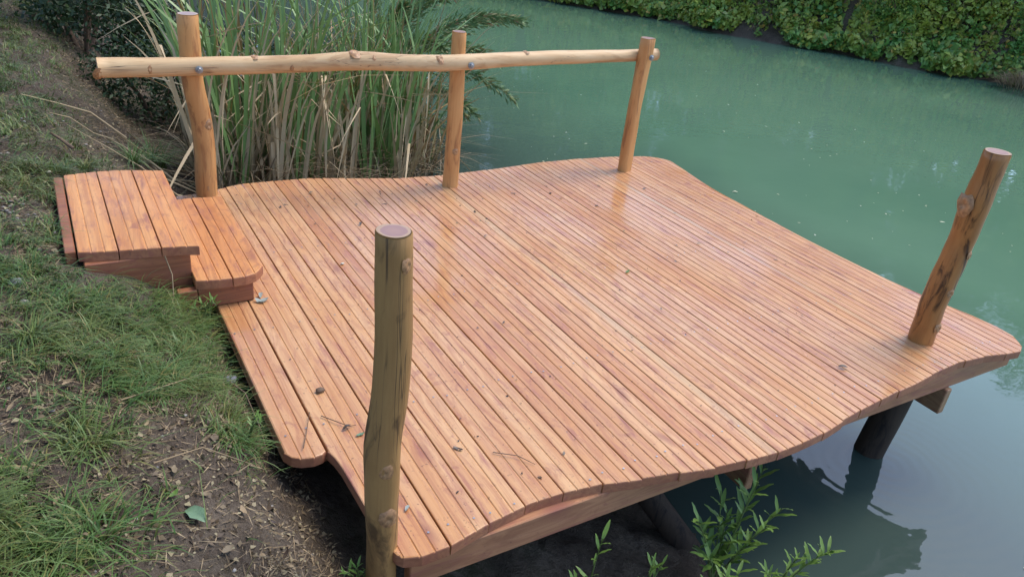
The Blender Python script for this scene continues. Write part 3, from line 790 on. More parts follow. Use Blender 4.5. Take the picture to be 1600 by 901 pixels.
# grass tufts that stand out
def tuft(x, y, n, hgt, label, mat=M_GRASS, lean=(.5, 1.4), rad=.03, width=.0062, seed=0):
    rg = np.random.default_rng(seed + 100)
    a = ang(n, rg); r = rg.random(n)[:, None] * rad
    base = np.concatenate([a * r, np.zeros((n, 1))], 1)
    base[:, 2] = height(base[:, 0] + x, base[:, 1] + y) - hz(x, y) - .005
    d = unit(a + .75 * rg.standard_normal((n, 2)) + np.array([.35, -.3]))
    V, Fq = blade_cloud(base, rg.uniform(.55, 1.15, n) * hgt, d, rg.uniform(lean[0], lean[1], n), rg.uniform(.7, 1.2, n) * width, seg=4, rg=rg)
    o = link("grass_tuft", mesh_np("grass_tuft", V, Fq, True), mat=mat, loc=(x, y, hz(x, y)))
    tag(o, label, "grass tuft", "grass tufts on the near bank"); return o
tuft(-.04, 2.13, 130, .13, "large long bladed grass tuft in the middle of the near bank", M_GRASS, rad=.12, seed=1)
tuft(-.06, 1.70, 150, .13, "broad sprawling grass tuft at the bottom edge near the camera", M_GRASS, rad=.15, seed=2)
tuft(.38, 2.24, 130, .12, "grass tuft drooping beside the rounded notch corner of the deck", M_GRASS, rad=.07, seed=3)
tuft(.26, 3.22, 70, .12, "green grass tuft growing against the riser of the upper step", M_GRASSLIGHT, seed=4)
tuft(-.17, 2.75, 110, .13, "grass tuft at the left above the bare patch of soil", M_GRASS, seed=5, rad=.05)
tuft(.42, 5.45, 90, .22, "bluish green grass tuft on the slope just behind the steps", M_GRASSLIGHT, seed=6)
tuft(.12, 4.75, 60, .15, "small bright grass tuft touching the back of the upper step", M_GRASS, seed=7)
tuft(-.20, 1.48, 120, .12, "dense low grass tuft in the bottom left corner", M_GRASS, seed=8, rad=.06)
tuft(.20, 2.55, 120, .12, "fine grass tuft halfway between the steps and the notch", M_GRASSLIGHT, seed=9, rad=.06)
tuft(.62, 6.2, 120, .35, "dark green grass tuft below the left end of the handrail", M_GRASS, seed=10, rad=.10, width=.008)

# stones, leaves and twigs one can single out
def put_stone(x, y, r, label, mat, seed, zoff=.3, onz=None, name="stone", cat="stone", grp=None):
    o = link(name, stone_mesh(seed, 2), mat=mat, loc=(x, y, (hz(x, y) if onz is None else onz) + r * zoff)); o.scale = (r,) * 3
    tag(o, label, cat, grp)
put_stone(-.224, 3.226, .028, "smooth grey stone in the grass left of the steps", M_STONE, 5)
put_stone(-.20, 3.05, .014, "small pale stone below the smooth grey stone", M_PEBBLE, 6)
put_stone(.455, 2.72, .03, "grey stone wedged beside the left edge of the deck", M_STONE, 7)
put_stone(-.06, 4.45, .014, "white pebble at the back corner of the upper step", M_PALE, 8)
put_stone(1.194, 3.496, .010, "pale pebble lying on the deck behind the weathered post", M_PALE, 9, .5, 0.0)
put_stone(.745, 2.455, .017, "dark crumpled leaf clump lying on the left boards of the deck", M_TWIG, 10, .5, 0.0, "leaf_clump", "leaf clump")

def leaf_mesh(L=1.0, W=.5, curl=.25, n=5, lobes=0.0, seed=0):
    """bent leaf blade with a midrib, outline along its length"""
    rg = np.random.default_rng(seed); V = []; Fc = []
    for i in range(n + 1):
        t = i / n; w = W * .5 * math.sin(PI * min(1, t * .92 + .04)) ** .8 * (1 + lobes * math.sin(i * 2.6))
        z = curl * L * (t * (1 - t)) * (1 if seed % 2 else -1) + .02 * rg.standard_normal() * L
        V += [(t * L, -w, z + curl * w * .8), (t * L, 0, z), (t * L, w, z + curl * w * .6)]
    for i in range(n):
        for j in range(2): Fc.append((3 * i + j, 3 * i + 3 + j, 3 * i + 4 + j, 3 * i + 1 + j))
    return mesh_py("leaf", V, Fc, True)
LM = [leaf_mesh(1, .45, .5, 5, .1, s) for s in range(5)]
def put_leaf(name, x, y, z, L, mat, label, cat="leaf", group=None, rz=None, k=0, tilt=.12):
    me = LM[k % 5]
    key = (k % 5, mat.name)
    if key not in LEAFCACHE:
        m2 = me.copy(); m2.materials.append(mat); LEAFCACHE[key] = m2
    o = link(name, LEAFCACHE[key], loc=(x, y, z), rot=(random.uniform(-tilt, tilt), random.uniform(-tilt, tilt), random.uniform(0, 6.28) if rz is None else rz))
    o.scale = (L, L * random.uniform(.8, 1.2), L)
    return tag(o, label, cat, group)
LEAFCACHE = {}
put_leaf("fallen_leaf", .16, 1.85, hz(.18, 1.8) + .02, .085, M_BIGLEAF, "large grey green leaf lying flat on the bare soil", rz=-1.1, k=1)
put_leaf("fallen_leaf", .12, 1.86, hz(.12, 1.86) + .015, .04, M_WILLOW, "small pale green leaf beside the large leaf on soil", rz=.8, k=2)
put_leaf("fallen_leaf", -.155, 1.86, hz(-.155, 1.86) + .015, .035, M_STRAW, "yellow dead leaf on the soil at the left edge", rz=1.2, k=3)
for q, (x, y) in enumerate(((.700, 3.235), (.715, 3.262), (.722, 3.222))):
    put_leaf("fallen_leaf", x, y, .010, .05, M_SILVERLEAF, "silvery curled leaf on the deck at the foot of the lower step", group="silvery leaves at the foot of the lower step", rz=.3 + q, k=q)
put_leaf("fallen_leaf", .78, 2.14, .006, .035, M_BIGLEAF, "grey green leaf on the deck between notch and weathered post", rz=.2, k=0)
put_leaf("fallen_leaf", .795, 1.715, .006, .03, M_SILVERLEAF, "silvery leaf on the deck just right of the weathered post", rz=.8, k=1)
put_leaf("fallen_leaf", 1.08, 1.945, .006, .04, M_SCRAP, "black curled leaf near the front edge right of the weathered post", rz=-.9, k=2)
put_leaf("fallen_leaf", .745, 2.19, .006, .04, M_SCRAP, "dark leaf near the notch corner beside a twig", rz=.3, k=3)
put_leaf("fallen_leaf", 2.988, 1.75, .006, .045, M_SCRAP, "dark leaf near the front edge left of the brown post", rz=-.6, k=1)
put_leaf("fallen_leaf", 2.62, 2.9, .006, .045, M_GRASSLIGHT, "green leaf sprig lying mid deck", rz=.6, k=4)
SC = [(1.746, 4.361), (2.987, 2.938), (1.199, 4.045), (3.169, 3.091), (3.324, 3.09), (2.5, 4.3), (1.0, 4.55), (1.1, 4.35), (1.35, 4.5), (1.55, 4.6), (1.7, 4.2), (2.1, 4.45), (2.5, 3.9), (2.9, 4.2), (3.1, 3.8), (3.3, 4.1), (3.0, 3.4), (3.4, 3.5), (3.6, 3.0)]
for k in range(46):
    if k < len(SC): x, y = SC[k]
    else:
        x = random.uniform(.75, 4.0); y = random.uniform(1.7, 4.5)
        if random.random() < .6: y = 4.55 - abs(random.gauss(0, .6)); x = random.uniform(1.0, 4.0)
        if x < .85 and y > 3.1: continue
    put_leaf("leaf_scrap", x + random.uniform(-.03, .03), y, .004, random.uniform(.016, .036), M_SCRAP if k % 4 else M_LITTER,
             "small dark dead leaf scrap lying on the wet deck boards", group="leaf scraps scattered over the deck", k=k, tilt=.25)
n = 700
x = RNG.uniform(.7, 4.1, n); y = RNG.uniform(1.65, 4.6, n); ok = ~((x < .85) & (y > 3.1)) & (RNG.random(n) < .25 + 1.2 * np.clip(fbm(x * 1.7, y * 1.7, 2, 91) - .42, 0, 1) * 3)
x, y = x[ok], y[ok]
dirs = unit(np.concatenate([ang(len(x)), RNG.normal(0, .15, (len(x), 1))], 1)); L = RNG.gamma(2.5, .0022, len(x)) + .003
V, Fq = leaf_cloud(np.stack([x, y, np.full(len(x), .003)], -1), dirs, L, L * .6, up=np.array([0, 0, 1.0]), fold=.3)
g = link("deck_crumbs", mesh_np("deck_crumbs", V, Fq), mat=M_SCRAP); tag(g, "tiny dark crumbs of leaf scattered over the deck", "debris", None, 'stuff')
def twig(name, pts, r, label, mat=M_TWIG, group=None, cat="twig"):
    b = Vector(pts[0])
    me, _, _ = tube_mesh(name, [Vector(q) - b for q in pts], [r * (1 - .5 * k / max(1, len(pts) - 1)) for k in range(len(pts))], 6, True, .05, len(name))
    o = link(name, me, mat=mat, loc=b); return tag(o, label, cat, group)
twig("twig", [(.585, 2.14, .012), (.62, 2.22, .010), (.665, 2.33, .012)], .0022, "straight thin twig lying on the corner boards by the notch")
twig("twig", [(.70, 2.30, .006), (.74, 2.24, .010), (.775, 2.20, .006), (.80, 2.20, .005)], .0022, "bent thin twig beside the dark leaf near the notch")
twig("twig", [(1.20, 1.86, .005), (1.27, 1.80, .012), (1.31, 1.74, .005)], .002, "curved twig on the boards near the front edge")
twig("twig", [(.33, 3.30, .27), (.345, 3.25, .20), (.335, 3.2, .12), (.31, 3.17, .07)], .003, "pale bent stalk leaning on the upper step", M_STRAW)
twig("twig", [(.44, 2.62, .02), (.47, 2.5, .04), (.485, 2.35, -.02), (.48, 2.22, -.05)], .003, "brown root curving along the left edge of the deck")
twig("twig", [(.05, 2.33, .24), (.2, 2.42, .20), (.36, 2.6, .10)], .0025, "long pale stalk lying across the grass", M_STRAW)
twig("twig", [(.10, 2.0, .22), (.25, 2.08, .17), (.40, 2.06, .06)], .0025, "pale arching stalk below the drooping grass tuft", M_STRAW)
twig("twig", [(.08, 4.95, .24), (.02, 5.0, .29), (-.02, 5.02, .32)], .011, "short broken root stub sticking up behind the upper step")

for k in range(40):
    x = random.uniform(-.3, .5); y = random.uniform(1.35, 2.9) if k < 28 else random.uniform(4.7, 6.5)
    if x > .42 and y < 2.3: x -= .1
    put_leaf("dead_leaf", x, y, hz(x, y) + .012, random.uniform(.022, .045), (M_LITTER, M_SCRAP, M_STRAW)[k % 3], "dead brown leaf lying on the soil among the grass", group="dead leaves on the near soil" , k=k, tilt=.4)

# ------------------------------------------------------------------ reeds
def ribbon(L, w, lean, kink=None, seg=9, twist=.8, seed=0):
    """one long cattail leaf, growing from the origin towards +x as it leans"""
    rg = np.random.default_rng(seed); V = []; Fc = []
    x = z = 0.0; a = rg.uniform(.0, .08); bend = rg.uniform(-.04, .04); yy = 0.0
    for i in range(seg + 1):
        t = i / seg; ww = w * .5 * (1 - t ** 3) * (0.75 + .25 * min(1, t * 4)) + .0005
        tw = twist * (t - .3) + rg.normal(0, .05)
        V += [(x - math.sin(tw) * ww * math.cos(a), yy - math.cos(tw) * ww, z + math.sin(tw) * ww * math.sin(a)), (x + math.sin(tw) * ww * math.cos(a), yy + math.cos(tw) * ww, z - math.sin(tw) * ww * math.sin(a))]
        a = lean * (.25 + t * t * 1.2)
        if kink and t >= kink[0]: a += kink[1]
        s = L / seg; x += math.sin(a) * s; z += math.cos(a) * s; yy += bend * s
    for i in range(seg): Fc.append((2 * i, 2 * i + 1, 2 * i + 3, 2 * i + 2))
    return mesh_py("leaf", V, Fc, True)
GREENL = []; DRYL = []
for k in range(12):
    m_ = ribbon(random.uniform(1.5, 2.35), random.uniform(.026, .050), random.uniform(.05, .7), (random.uniform(.4, .8), random.uniform(.3, 1.7)) if k % 3 == 2 else None, seed=k); m_.materials.append(M_REED); GREENL.append(m_)
for k in range(7):
    m_ = ribbon(random.uniform(1.0, 1.9), random.uniform(.020, .036), random.uniform(.15, .8), (random.uniform(.3, .7), random.uniform(.6, 2.0)) if k % 2 else None, seed=40 + k, twist=1.6); m_.materials.append(M_REEDDRY); DRYL.append(m_)
def reed_spot():
    u = random.random()
    x = .95 + 2.35 * u + random.uniform(-.1, .1)
    y = 5.55 + .62 * (x - .95) * .75 + abs(random.gauss(0, .5))
    return x, y
def cattail(x, y, nl, meshes, label, cat, grp, name):
    e = empty(name, (x, y, max(hz(x, y), -.95) - .02)); tag(e, label, cat, grp)
    for k in range(nl):
        o = link("leaf", random.choice(meshes), e, None, (random.uniform(-.02, .02), random.uniform(-.02, .02), 0), (random.uniform(-.18, .18), random.uniform(-.16, .18), random.uniform(0, 6.28)))
        s = random.uniform(.75, 1.1); o.scale = (s, s, s)
for k in range(27):
    x, y = reed_spot(); cattail(x, y, random.randint(5, 8), GREENL, "tall green cattail in the dense reed clump behind the handrail", "cattail", "green cattails behind the handrail", "cattail")
for k in range(44):
    x, y = reed_spot(); y -= .12; cattail(x, y, random.randint(3, 6), DRYL, "withered straw coloured cattail among the green reeds", "cattail", "withered cattails behind the handrail", "dry_cattail")
# the thick of the reed bed behind and between them
n = 480
x = RNG.uniform(1.1, 3.4, n); y = 5.75 + .46 * (x - .95) + np.abs(RNG.normal(0, 1.0, n)); base = np.stack([x, y, np.maximum(height(x, y), -.95)], -1)
V1 = blade_cloud(base, RNG.uniform(.9, 2.4, n), ang(n), RNG.uniform(.05, .7, n), RNG.uniform(.018, .04, n), seg=6)
n = 1900
x = RNG.uniform(.92, 3.3, n); y = 5.5 + .46 * (x - .95) + np.abs(RNG.normal(0, .7, n)); base = np.stack([x, y, np.maximum(height(x, y), -.9)], -1)
V2 = blade_cloud(base, RNG.uniform(.3, 1.0, n), ang(n), RNG.uniform(.2, 1.2, n), RNG.uniform(.008, .02, n), seg=4)
g = link("withered_reed_litter", mesh_np("withered_reed_litter", *V2, True), mat=M_REEDLOW); tag(g, "withered brown reed blades tangled at the foot of the reeds", "reeds", None, 'stuff')
g = link("reed_bed", mesh_np("reed_bed", *V1, True), mat=M_REEDBED); tag(g, "dense bed of mixed green and withered reeds by the bank", "reeds", None, 'stuff')
# broken stalks lying on the slope at the left of the reeds
for k in range(22):
    x = random.uniform(.35, 1.05); y = random.uniform(5.1, 6.6); a = random.uniform(-.6, .7) + (PI if k % 3 == 0 else 0); L = random.uniform(.25, .75)
    p = []
    for t in (0, .35, .7, 1.0):
        px_, py_ = x + math.cos(a) * L * t, y + math.sin(a) * L * t + .03 * math.sin(5 * t)
        p.append((px_, py_, hz(px_, py_) + .03 + random.uniform(0, .05)))
    twig("reed_stalk", p, random.uniform(.005, .010), "pale broken reed stalk lying on the slope left of the reeds", M_REEDDRY, "broken reed stalks on the slope", "reed stalk")
# fluffy seed heads
for q, (x, y, z) in enumerate(((1.95, 6.3, 1.15), (.92, 5.5, -.05), (2.6, 6.9, 1.2))):
    e = empty("cattail_spike", (x, y, z)); tag(e, ["fluffy brown cattail seed head above the middle of the rail", "fallen fluffy cattail head low beside the left rail post", "ragged cattail seed head near the middle post"][q], "seed head")
    me, _, _ = tube_mesh("stem", [(0, 0, -.9 if q != 1 else -.25), (.01, 0, -.4 if q != 1 else -.1), (0, 0, 0)], [.005, .005, .004], 6, True, .02, q); link("stem", me, e, M_REEDDRY)
    o = link("head", stone_mesh(30 + q, 2), e, M_STRAW, (0, 0, .02)); o.scale = (.035, .035, .06)

# ------------------------------------------------------------------ bushes and trees
def blob_leaves(n, rad, L, ratio=.55, seed=0, shell=.45, lumps=14, droop=.2, ell=(1, 1, 1)):
    """leaves gathered in lumps on an uneven crown; gaps between the lumps stay open"""
    rg = np.random.default_rng(seed)
    c = unit(rg.standard_normal((lumps, 3))) * rg.uniform(.35, 1.0, (lumps, 1)) * rad * .75
    lr = rg.uniform(.25, .55, lumps) * rad
    w = rg.integers(0, lumps, n)
    d = unit(rg.standard_normal((n, 3)))
    p = c[w] + d * (lr[w] * rg.random(n) ** shell)[:, None]
    p = p * np.array(ell)
    dirs = unit(d + .8 * rg.standard_normal((n, 3)) + np.array([0, 0, -droop]))
    LL = rg.uniform(.65, 1.3, n) * L
    return leaf_cloud(p, dirs, LL, LL * ratio, up=d, fold=.3, rg=rg)

def limb_parts(h, spread, seed, n=7, r=.07):
    rg = random.Random(seed); out = []
    for k in range(n):
        z0 = h * rg.uniform(.25, .7); a = rg.uniform(0, 6.28); L = spread * rg.uniform(.6, 1.1)
        pts = [(0, 0, z0), (math.cos(a) * L * .4, math.sin(a) * L * .4, z0 + .28 * L), (math.cos(a + .3) * L * .8, math.sin(a + .3) * L * .8, z0 + .75 * L)]
        out.append(tube_mesh("limb", pts, [r * .55, r * .35, r * .1], 7, True, .03, seed + k)[0])
    return out

# ivy and bramble mass of the far bank
n = 80000
tt = RNG.uniform(0, 1, n); seglen = np.hypot(*np.diff(FAR, axis=0).T)
sel = slice(3, 14)
A_, B_ = FAR[:-1][sel], FAR[1:][sel]; sl = np.hypot(*(B_ - A_).T); pick = RNG.choice(len(sl), n, p=sl / sl.sum())
dxy = B_ - A_; nrm = np.stack([dxy[:, 1], -dxy[:, 0]], -1) / sl[:, None]
off = RNG.beta(1.0, 2.0, n) * 3.7 - .28
xy = A_[pick] + dxy[pick] * RNG.random((n, 1))
off = off + (fbm(xy[:, 0] * 1.7, xy[:, 1] * 1.7, 3, 55) - .5) * 1.1
xy = xy + nrm[pick] * off[:, None]
lump = np.clip((fbm(xy[:, 0] * 1.5, xy[:, 1] * 1.5, 3, 51) - .5) * 1.8 + .5, .1, 1)
kn_ = fbm(xy[:, 0] * 2.2, xy[:, 1] * 2.2, 2, 53); lump = lump * np.clip((kn_ - .28) * 6, .12, 1); keep = (kn_ > .33) | (RNG.random(len(xy)) < .42)
xy, lump, off = xy[keep], lump[keep], off[keep]
z = np.maximum(height(xy[:, 0], xy[:, 1], False), -.76) + .05 + np.where(off < .1, RNG.random(len(xy)) * .25, 0) + RNG.random(len(xy)) ** .6 * np.clip(lump - .3, 0, 1) * 1.6 * np.clip(off / .6, .3, 1)
dirs = unit(RNG.standard_normal((len(xy), 3)) + np.array([-.5, -.3, -.5]))
LL = RNG.gamma(6, .0155, len(xy)) + .02
yel = (fbm(xy[:, 0] * 1.0, xy[:, 1] * 1.0, 3, 59) + .10 * RNG.standard_normal(len(xy))) > .63
P3_ = np.stack([xy[:, 0], xy[:, 1], z], -1)
V, Fq = leaf_cloud(P3_[yel], dirs[yel], LL[yel] * 1.15, LL[yel] * .55, up=np.array([-.5, -.35, .8]), fold=.3)
g = link("bramble_cover", mesh_np("bramble_cover", V, Fq), mat=M_BRAMBLEY); tag(g, "yellowish bramble leaves mixed through the growth on the far bank", "ground cover", None, 'stuff')
V, Fq = leaf_cloud(P3_[~yel], dirs[~yel], LL[~yel], LL[~yel] * .75, up=np.array([-.5, -.35, .8]), fold=.3)
g = link("ivy_cover", mesh_np("ivy_cover", V, Fq), mat=M_BRAMBLE); tag(g, "leafy ivy and bramble mass covering the far bank", "ground cover", None, 'stuff')

BUSHM = {}
def bush(name, loc, rad, mat, label, cat, grp=None, n=1900, L=.08, ratio=.72, proto=0, ell=(1, 1, .8), rz=0.0, lumps=14):
    key = (proto, mat.name, n, L, ell, ratio)
    if key not in BUSHM:
        V, Fq = blob_leaves(n, 1.0, L, ratio, 200 + proto, ell=ell, lumps=lumps)
        me = mesh_np("foliage", V, Fq); me.materials.append(mat)
        st_ = []
        for k in range(5):
            rg = random.Random(proto * 10 + k); a = rg.uniform(0, 6.28)
            st_.append(tube_mesh("stem", [(0, 0, -.75), (.2 * math.cos(a), .2 * math.sin(a), -.2), (.5 * math.cos(a), .5 * math.sin(a), .25)], [.03, .022, .008], 6, True, .03, k)[0])
            st_[-1].materials.append(M_TWIG)
        BUSHM[key] = (me, st_)
    me, st_ = BUSHM[key]
    e = empty(name, loc, rz); e.scale = (rad,) * 3; tag(e, label, cat, grp)
    link("foliage", me, e)
    for s in st_: link("stem", s, e)
    return e
FB = [(12.75, 17.9, .6, 0, "olive green bush at the far left end of the opposite bank"), (13.5, 16.6, .6, 1, "rounded yellow green bush left of centre on the opposite bank"),
      (14.1, 15.4, .6, 1, "light green leafy bush overhanging the opposite waterline"), (14.5, 14.2, .7, 0, "broad mid green bush on the opposite bank behind the last rail post"),
      (15.0, 12.9, .7, 0, "dense bright green bush in the middle of the opposite bank"), (15.8, 12.1, .7, 1, "yellowish bush beside the brown gap on the opposite bank"),
      (16.2, 10.9, .7, 0, "glossy green bush right of the brown gap on the opposite bank"), (17.2, 9.5, .75, 0, "large dark green bush above the brown mound at the right"),
      (17.8, 8.2, .7, 0, "green bush at the right edge of the opposite bank"), (14.4, 17.0, .9, 0, "taller green bush set back at the left of the opposite bank"),
      (15.9, 14.4, .9, 0, "taller green bush set back behind the middle of the opposite bank"), (17.5, 11.6, 1.0, 1, "taller yellow green bush set back at the right")]
for k, (x, y, r, kind, lab) in enumerate(FB):
    bush("bank_bush", (x, y, hz(x, y) + .25), r, (M_BRAMBLE, M_BRAMBLEY)[kind], lab, "bush", "bushes along the far bank", proto=k % 3, rz=k * 1.3)
for k, (x, y, r) in enumerate(((19.0, 8.3, 1.3), (18.6, 10.4, 1.4), (17.8, 12.6, 1.3), (16.9, 14.4, 1.35), (16.0, 16.4, 1.3), (15.0, 18.2, 1.4), (13.2, 19.6, 1.35), (12.1, 20.1, 1.35), (14.2, 18.9, 1.3), (11.0, 20.8, 1.4), (8.6, 21.6, 1.3), (20.0, 5.8, 1.3), (21.0, 3.0, 1.3))):
    bush("tall_bush", (x, y, hz(x, y) + .9), r, M_BRAMBLE, "tall leafy bush under the trees on the far side of the pond", "bush", "tall bushes under the far trees", n=3200, L=.11, proto=6 + k % 2, rz=k * 2.1, ell=(1, 1, 1.05))
# dry grass hanging over the far waterline
n = 6000
pick = RNG.choice(len(sl), n, p=sl / sl.sum())
xy = A_[pick] + dxy[pick] * RNG.random((n, 1)) + nrm[pick] * RNG.uniform(.0, 1.5, n)[:, None]
kp = fbm(xy[:, 0] * 2.2, xy[:, 1] * 2.2, 2, 53) < .45; xy = xy[kp]; pk = pick[kp]
base = np.stack([xy[:, 0], xy[:, 1], height(xy[:, 0], xy[:, 1])], -1)
V, Fq = blade_cloud(base, RNG.uniform(.2, .5, len(base)), unit(-nrm[pk] + .5 * ang(len(base))), RNG.uniform(.7, 1.5, len(base)), RNG.uniform(.008, .016, len(base)))
g = link("dry_bank_grass", mesh_np("dry_bank_grass", V, Fq), mat=M_STRAW); tag(g, "dry grass and roots hanging over the far waterline", "dry grass", None, 'stuff')
# brown mound at the right edge
n = 420
a = ang(n); r = RNG.random(n)[:, None] ** .5
base = np.concatenate([np.array([[16.6, 8.0]]) + a * r * .45, np.full((n, 1), -.74)], 1); base[:, 2] += .25 * (1 - r[:, 0])
V, Fq = blade_cloud(base - np.array([16.6, 8.0, -.7]), RNG.uniform(.2, .45, n), a, RNG.uniform(.6, 1.4, n), RNG.uniform(.01, .018, n))
g = link("grass_mound", mesh_np("grass_mound", V, Fq), mat=M_STRAW, loc=(16.6, 8.0, -.7)); tag(g, "brown mound of dead grass at the waterline on the right", "grass mound")

# dark bushes in the shade behind the reeds, left
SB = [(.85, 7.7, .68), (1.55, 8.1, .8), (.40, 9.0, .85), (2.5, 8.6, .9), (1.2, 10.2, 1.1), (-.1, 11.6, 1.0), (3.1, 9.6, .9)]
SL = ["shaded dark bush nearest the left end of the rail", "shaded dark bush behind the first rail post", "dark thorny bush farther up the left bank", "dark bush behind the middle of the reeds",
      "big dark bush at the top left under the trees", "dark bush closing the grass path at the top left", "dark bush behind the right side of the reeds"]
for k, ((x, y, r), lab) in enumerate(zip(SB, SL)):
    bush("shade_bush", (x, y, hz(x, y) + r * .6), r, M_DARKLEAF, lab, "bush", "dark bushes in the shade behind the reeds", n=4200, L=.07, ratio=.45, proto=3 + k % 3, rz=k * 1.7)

# overhanging bush with arching sprays over the water, right of the reeds
e = empty("overhanging_bush", (3.05, 8.1, -.6)); tag(e, "wispy bush with reddish tipped sprays arching over the water beside the reeds", "bush")
def spray(tip, sag, n, L, seed, mat, r=.012, start=(0, 0, .2)):
    rg = np.random.default_rng(seed); s = Vector(start); t_ = Vector(tip); pts = []
    for k in range(9):
        t = k / 8; q = s.lerp(t_, t); q.z += sag * 4 * t * (1 - t); pts.append(q)
    me, _, _ = tube_mesh("branch", pts, [r * (1.05 - t) for t in np.linspace(0, 1, 9)], 6, True, .02, seed); b = link("branch", me, e, M_TWIG)
    u = rg.beta(2, 1.2, n); P = np.array([p[:] for p in pts]); ii = u * 8; i0 = np.clip(ii.astype(int), 0, 7); fr = (ii - i0)[:, None]
    c = P[i0] * (1 - fr) + P[i0 + 1] * fr; tang = unit(P[i0 + 1] - P[i0])
    side = rg.standard_normal((n, 3)); off = rg.random((n, 1)) * .20 * (1.1 - u[:, None] * .8)
    c = c + unit(side) * off; d = unit(tang + .7 * unit(side))
    V, Fq = leaf_cloud(c, d, rg.uniform(.6, 1.3, n) * L, L * .22, fold=.2, rg=rg)
    me = mesh_np("foliage", V, Fq); me.materials.append(mat); link("foliage", me, b)
for k, (tip, sag, n_) in enumerate((((1.9, -.2, 1.05), .30, 420), ((1.5, -.7, 1.15), .35, 380), ((1.2, .2, 1.3), .4, 420), ((.8, -.5, 1.35), .35, 380), ((1.15, -.9, .75), .35, 260), ((1.35, -1.0, .35), .35, 220),
                                    ((.9, -1.0, .2), .25, 220), ((.5, -.9, .9), .3, 300), ((.2, -.6, 1.3), .2, 300), ((1.0, -.6, .05), .3, 180), ((.3, .3, 1.5), .3, 300), ((.6, -1.1, -.05), .2, 150))):
    spray(tip, sag, int(n_ * 1.9), .085, 300 + k, M_WISP)

def tree(loc, h, crown, proto, label, group, rz=0, s=1.0, cz=.52, ez=.50):
    if proto not in TREEM:
        rg = random.Random(proto)
        tr = tube_mesh("trunk", [(0, 0, -.3), (.05, .02, h * .3), (-.04, .06, h * .65), (.02, 0, h * .92)], [.15, .12, .08, .02], 10, True, .04, proto)[0]; tr.materials.append(M_BARK)
        lb = limb_parts(h, crown, proto, 8, .12)
        for m_ in lb: m_.materials.append(M_BARK)
        V, Fq = blob_leaves(8000, 1.0, .17 / crown * 1.0, .6, 500 + proto, lumps=30, ell=(1, 1, h * ez / crown))
        V = V * crown + np.array([0, 0, h * cz])
        cr = mesh_np("crown", V, Fq); cr.materials.append(M_TREELEAF)
        TREEM[proto] = (tr, lb, cr)
    tr, lb, cr = TREEM[proto]
    e = empty("tree", loc, rz); e.scale = (s,) * 3; tag(e, label, "tree", group)
    t_ = link("trunk", tr, e)
    for m_ in lb: link("limb", m_, t_)
    link("crown", cr, e)
TREEM = {}
TREES = [(20.5, 7.0, .85), (21.3, 5.0, .8), (19.4, 9.8, .85), (18.6, 11.9, .9), (17.2, 13.2, .8), (17.9, 15.2, .95), (16.6, 16.8, .8), (15.6, 18.8, .9), (13.2, 20.4, .85), (10.8, 21.6, .9), (22.4, 3.2, .8),
         (21.0, 9.0, .9), (19.9, 13.6, 1.0), (18.4, 17.6, 1.0), (16.8, 20.6, 1.0), (14.8, 22.3, 1.0), (12.0, 23.0, 1.0), (8.5, 22.6, 1.0), (6.0, 23.4, 1.0)]
for k, (x, y, s) in enumerate(TREES):
    tree((x, y, hz(x, y) - .1), 6.6, 2.0, k % 3, "leafy tree behind the far bank, mirrored in the green water", "trees behind the far bank", k * 1.1, s)

for k, (x, y, s, lab) in enumerate(((-1.5, .6, 1.35, "big shady tree on the near bank beside the camera"), (-1.7, 4.6, 1.3, "big shady tree on the near bank left of the steps"), (-1.5, 9.0, 1.35, "big shady tree on the near bank beyond the steps"), (-.6, 13.5, 1.35, "big shady tree over the path at the top left"), (1.0, -3.0, 1.4, "big shady tree on the near bank behind the camera"))):
    tree((x, y, hz(x, y) - .1), 6.6, 2.1, 10 + k % 2, lab, "trees over the near bank", k * 2.3, s, .82, .27)

# ------------------------------------------------------------------ willow shoots under the front edge
WL = leaf_mesh(1, .20, .25, 5, 0, 1); WL.materials.append(M_WILLOW)
def shoot(name, root, stems, label, nleaf=12, L=.085, seed=0):
    rg = random.Random(seed); e = empty(name, root); tag(e, label, "plant")
    for tip in stems:
        tp = Vector(tip); pts = [tp * t + Vector((0, 0, .06 * math.sin(PI * t))) for t in np.linspace(0, 1, 6)]
        me, _, _ = tube_mesh("stem", pts, [.0045 * (1.1 - .8 * t) for t in np.linspace(0, 1, 6)], 6, True, .02, seed); s = link("stem", me, e, M_GREENSTEM)
        for k in range(nleaf):
            t = .25 + .75 * (k + rg.random() * .6) / nleaf; q = tp * t + Vector((0, 0, .06 * math.sin(PI * t)))
            a = k * 2.4 + rg.uniform(-.4, .4); d = Vector((math.cos(a), math.sin(a), rg.uniform(.0, .7))) + tp.normalized() * .6
            o = link("leaf", WL, s, None, q); o.rotation_euler = d.to_track_quat('X', 'Z').to_euler(); l_ = L * rg.uniform(.6, 1.2); o.scale = (l_, l_, l_)
shoot("willow_shoot", (2.10, 1.44, -.72), [(-.22, .0, .50), (.18, .05, .58), (.10, -.1, .42), (-.12, .06, .38), (-.08, .03, .56), (.06, -.02, .60), (.14, .03, .52), (.26, -.04, .40), (-.15, -.05, .30), (.05, -.08, .32), (-.02, .02, .45)], "leafy green willow shoots growing at the water under the deck edge", 13, .095, 1)
shoot("willow_shoot", (2.32, 1.30, -.76), [(.34, .0, .16), (.22, -.05, .25), (.05, -.03, .28), (-.1, .0, .22)], "low willow shoot reaching out over the water in front", 13, .075, 2)
shoot("willow_shoot", (1.93, 1.28, -.70), [(.02, 0, .30), (.12, .02, .26), (-.05, .03, .22)], "low leafy shoot at the bottom edge left of the willow", 11, .07, 5)
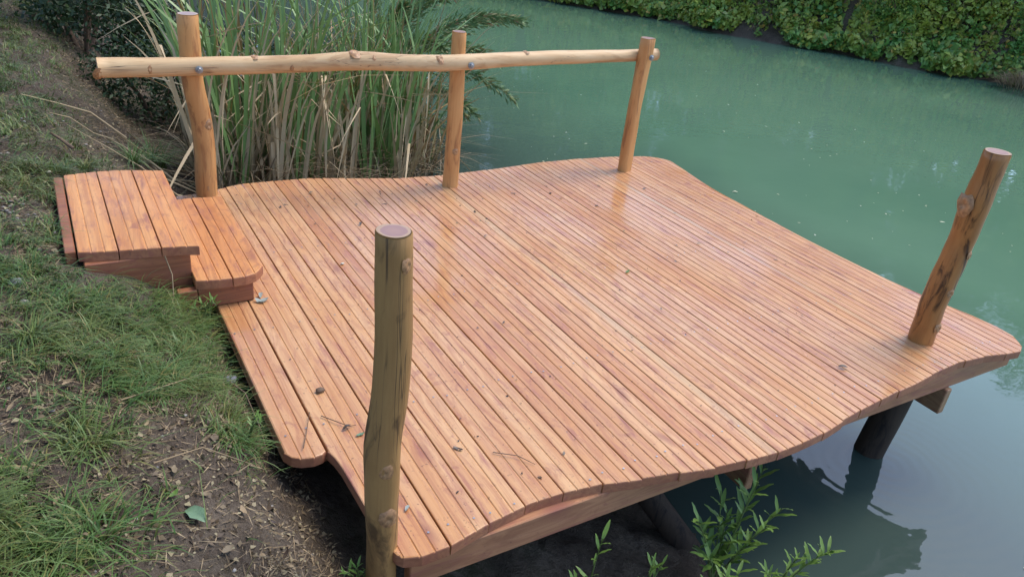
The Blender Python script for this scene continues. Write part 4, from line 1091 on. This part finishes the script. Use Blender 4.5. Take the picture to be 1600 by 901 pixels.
shoot("seedling", (1.40, 1.45, -.56), [(.03, .0, .42), (-.05, .02, .2)], "single thin leafy seedling in the shade below the front joist", 9, .07, 3)
shoot("seedling", (1.68, 1.42, -.63), [(.0, .0, .28), (.08, .02, .22)], "small leafy seedling between the thin one and the willow", 9, .06, 4)
shoot("weed", (.62, 1.66, -.24), [(-.03, -.04, .16), (.02, -.05, .12), (-.06, .0, .1)], "small bright green weed at the foot of the weathered post", 8, .04, 6)
shoot("weed", (.42, 2.26, -.02), [(.05, -.04, .10), (.06, .02, .08)], "yellow green sprig at the rounded deck corner", 8, .035, 7)
shoot("weed", (.47, 3.215, -.06), [(.02, -.03, .13), (-.03, -.02, .10), (.04, .0, .09)], "small leafy weed at the foot of the lower step", 9, .035, 9)
shoot("weed", (.43, 3.14, -.02), [(.06, -.04, .12), (-.04, -.04, .10)], "thin weed with round leaves beside the lower step", 6, .03, 8)

# ------------------------------------------------------------------ things floating on the water
for k in range(26):
    x = random.uniform(5, 11); y = random.uniform(3.5, 12)
    if k > 17: x = random.uniform(3.4, 3.9); y = random.uniform(.75, 1.1)
    put_leaf("floating_leaf", x, y, WATER_Z + .004, random.uniform(.03, .06) if k <= 17 else random.uniform(.012, .022), M_FLOAT, "pale leaf floating on the open green water" if k <= 17 else "small leaf floating at the front right below the deck",
             group="leaves floating on open water" if k <= 17 else "leaves floating near the deck", k=k, tilt=.05)
n = 320
x = RNG.uniform(4.5, 13, n); y = RNG.uniform(2.5, 15, n); ok = (fbm(x * .6, y * .6, 2, 71) > .5) & (far_dist(x, y) < -.4); x, y = x[ok], y[ok]
dirs = unit(np.concatenate([ang(len(x)), np.zeros((len(x), 1))], 1)); L = RNG.uniform(.012, .04, len(x))
V, Fq = leaf_cloud(np.stack([x, y, np.full(len(x), WATER_Z + .004)], -1), dirs, L, L * .6, up=np.array([0, 0, 1.0]) * 6, fold=.05)
g = link("floating_specks", mesh_np("floating_specks", V, Fq), mat=M_FLOAT); tag(g, "tiny pale specks of seed and leaf drifting on the water", "debris", None, 'stuff')
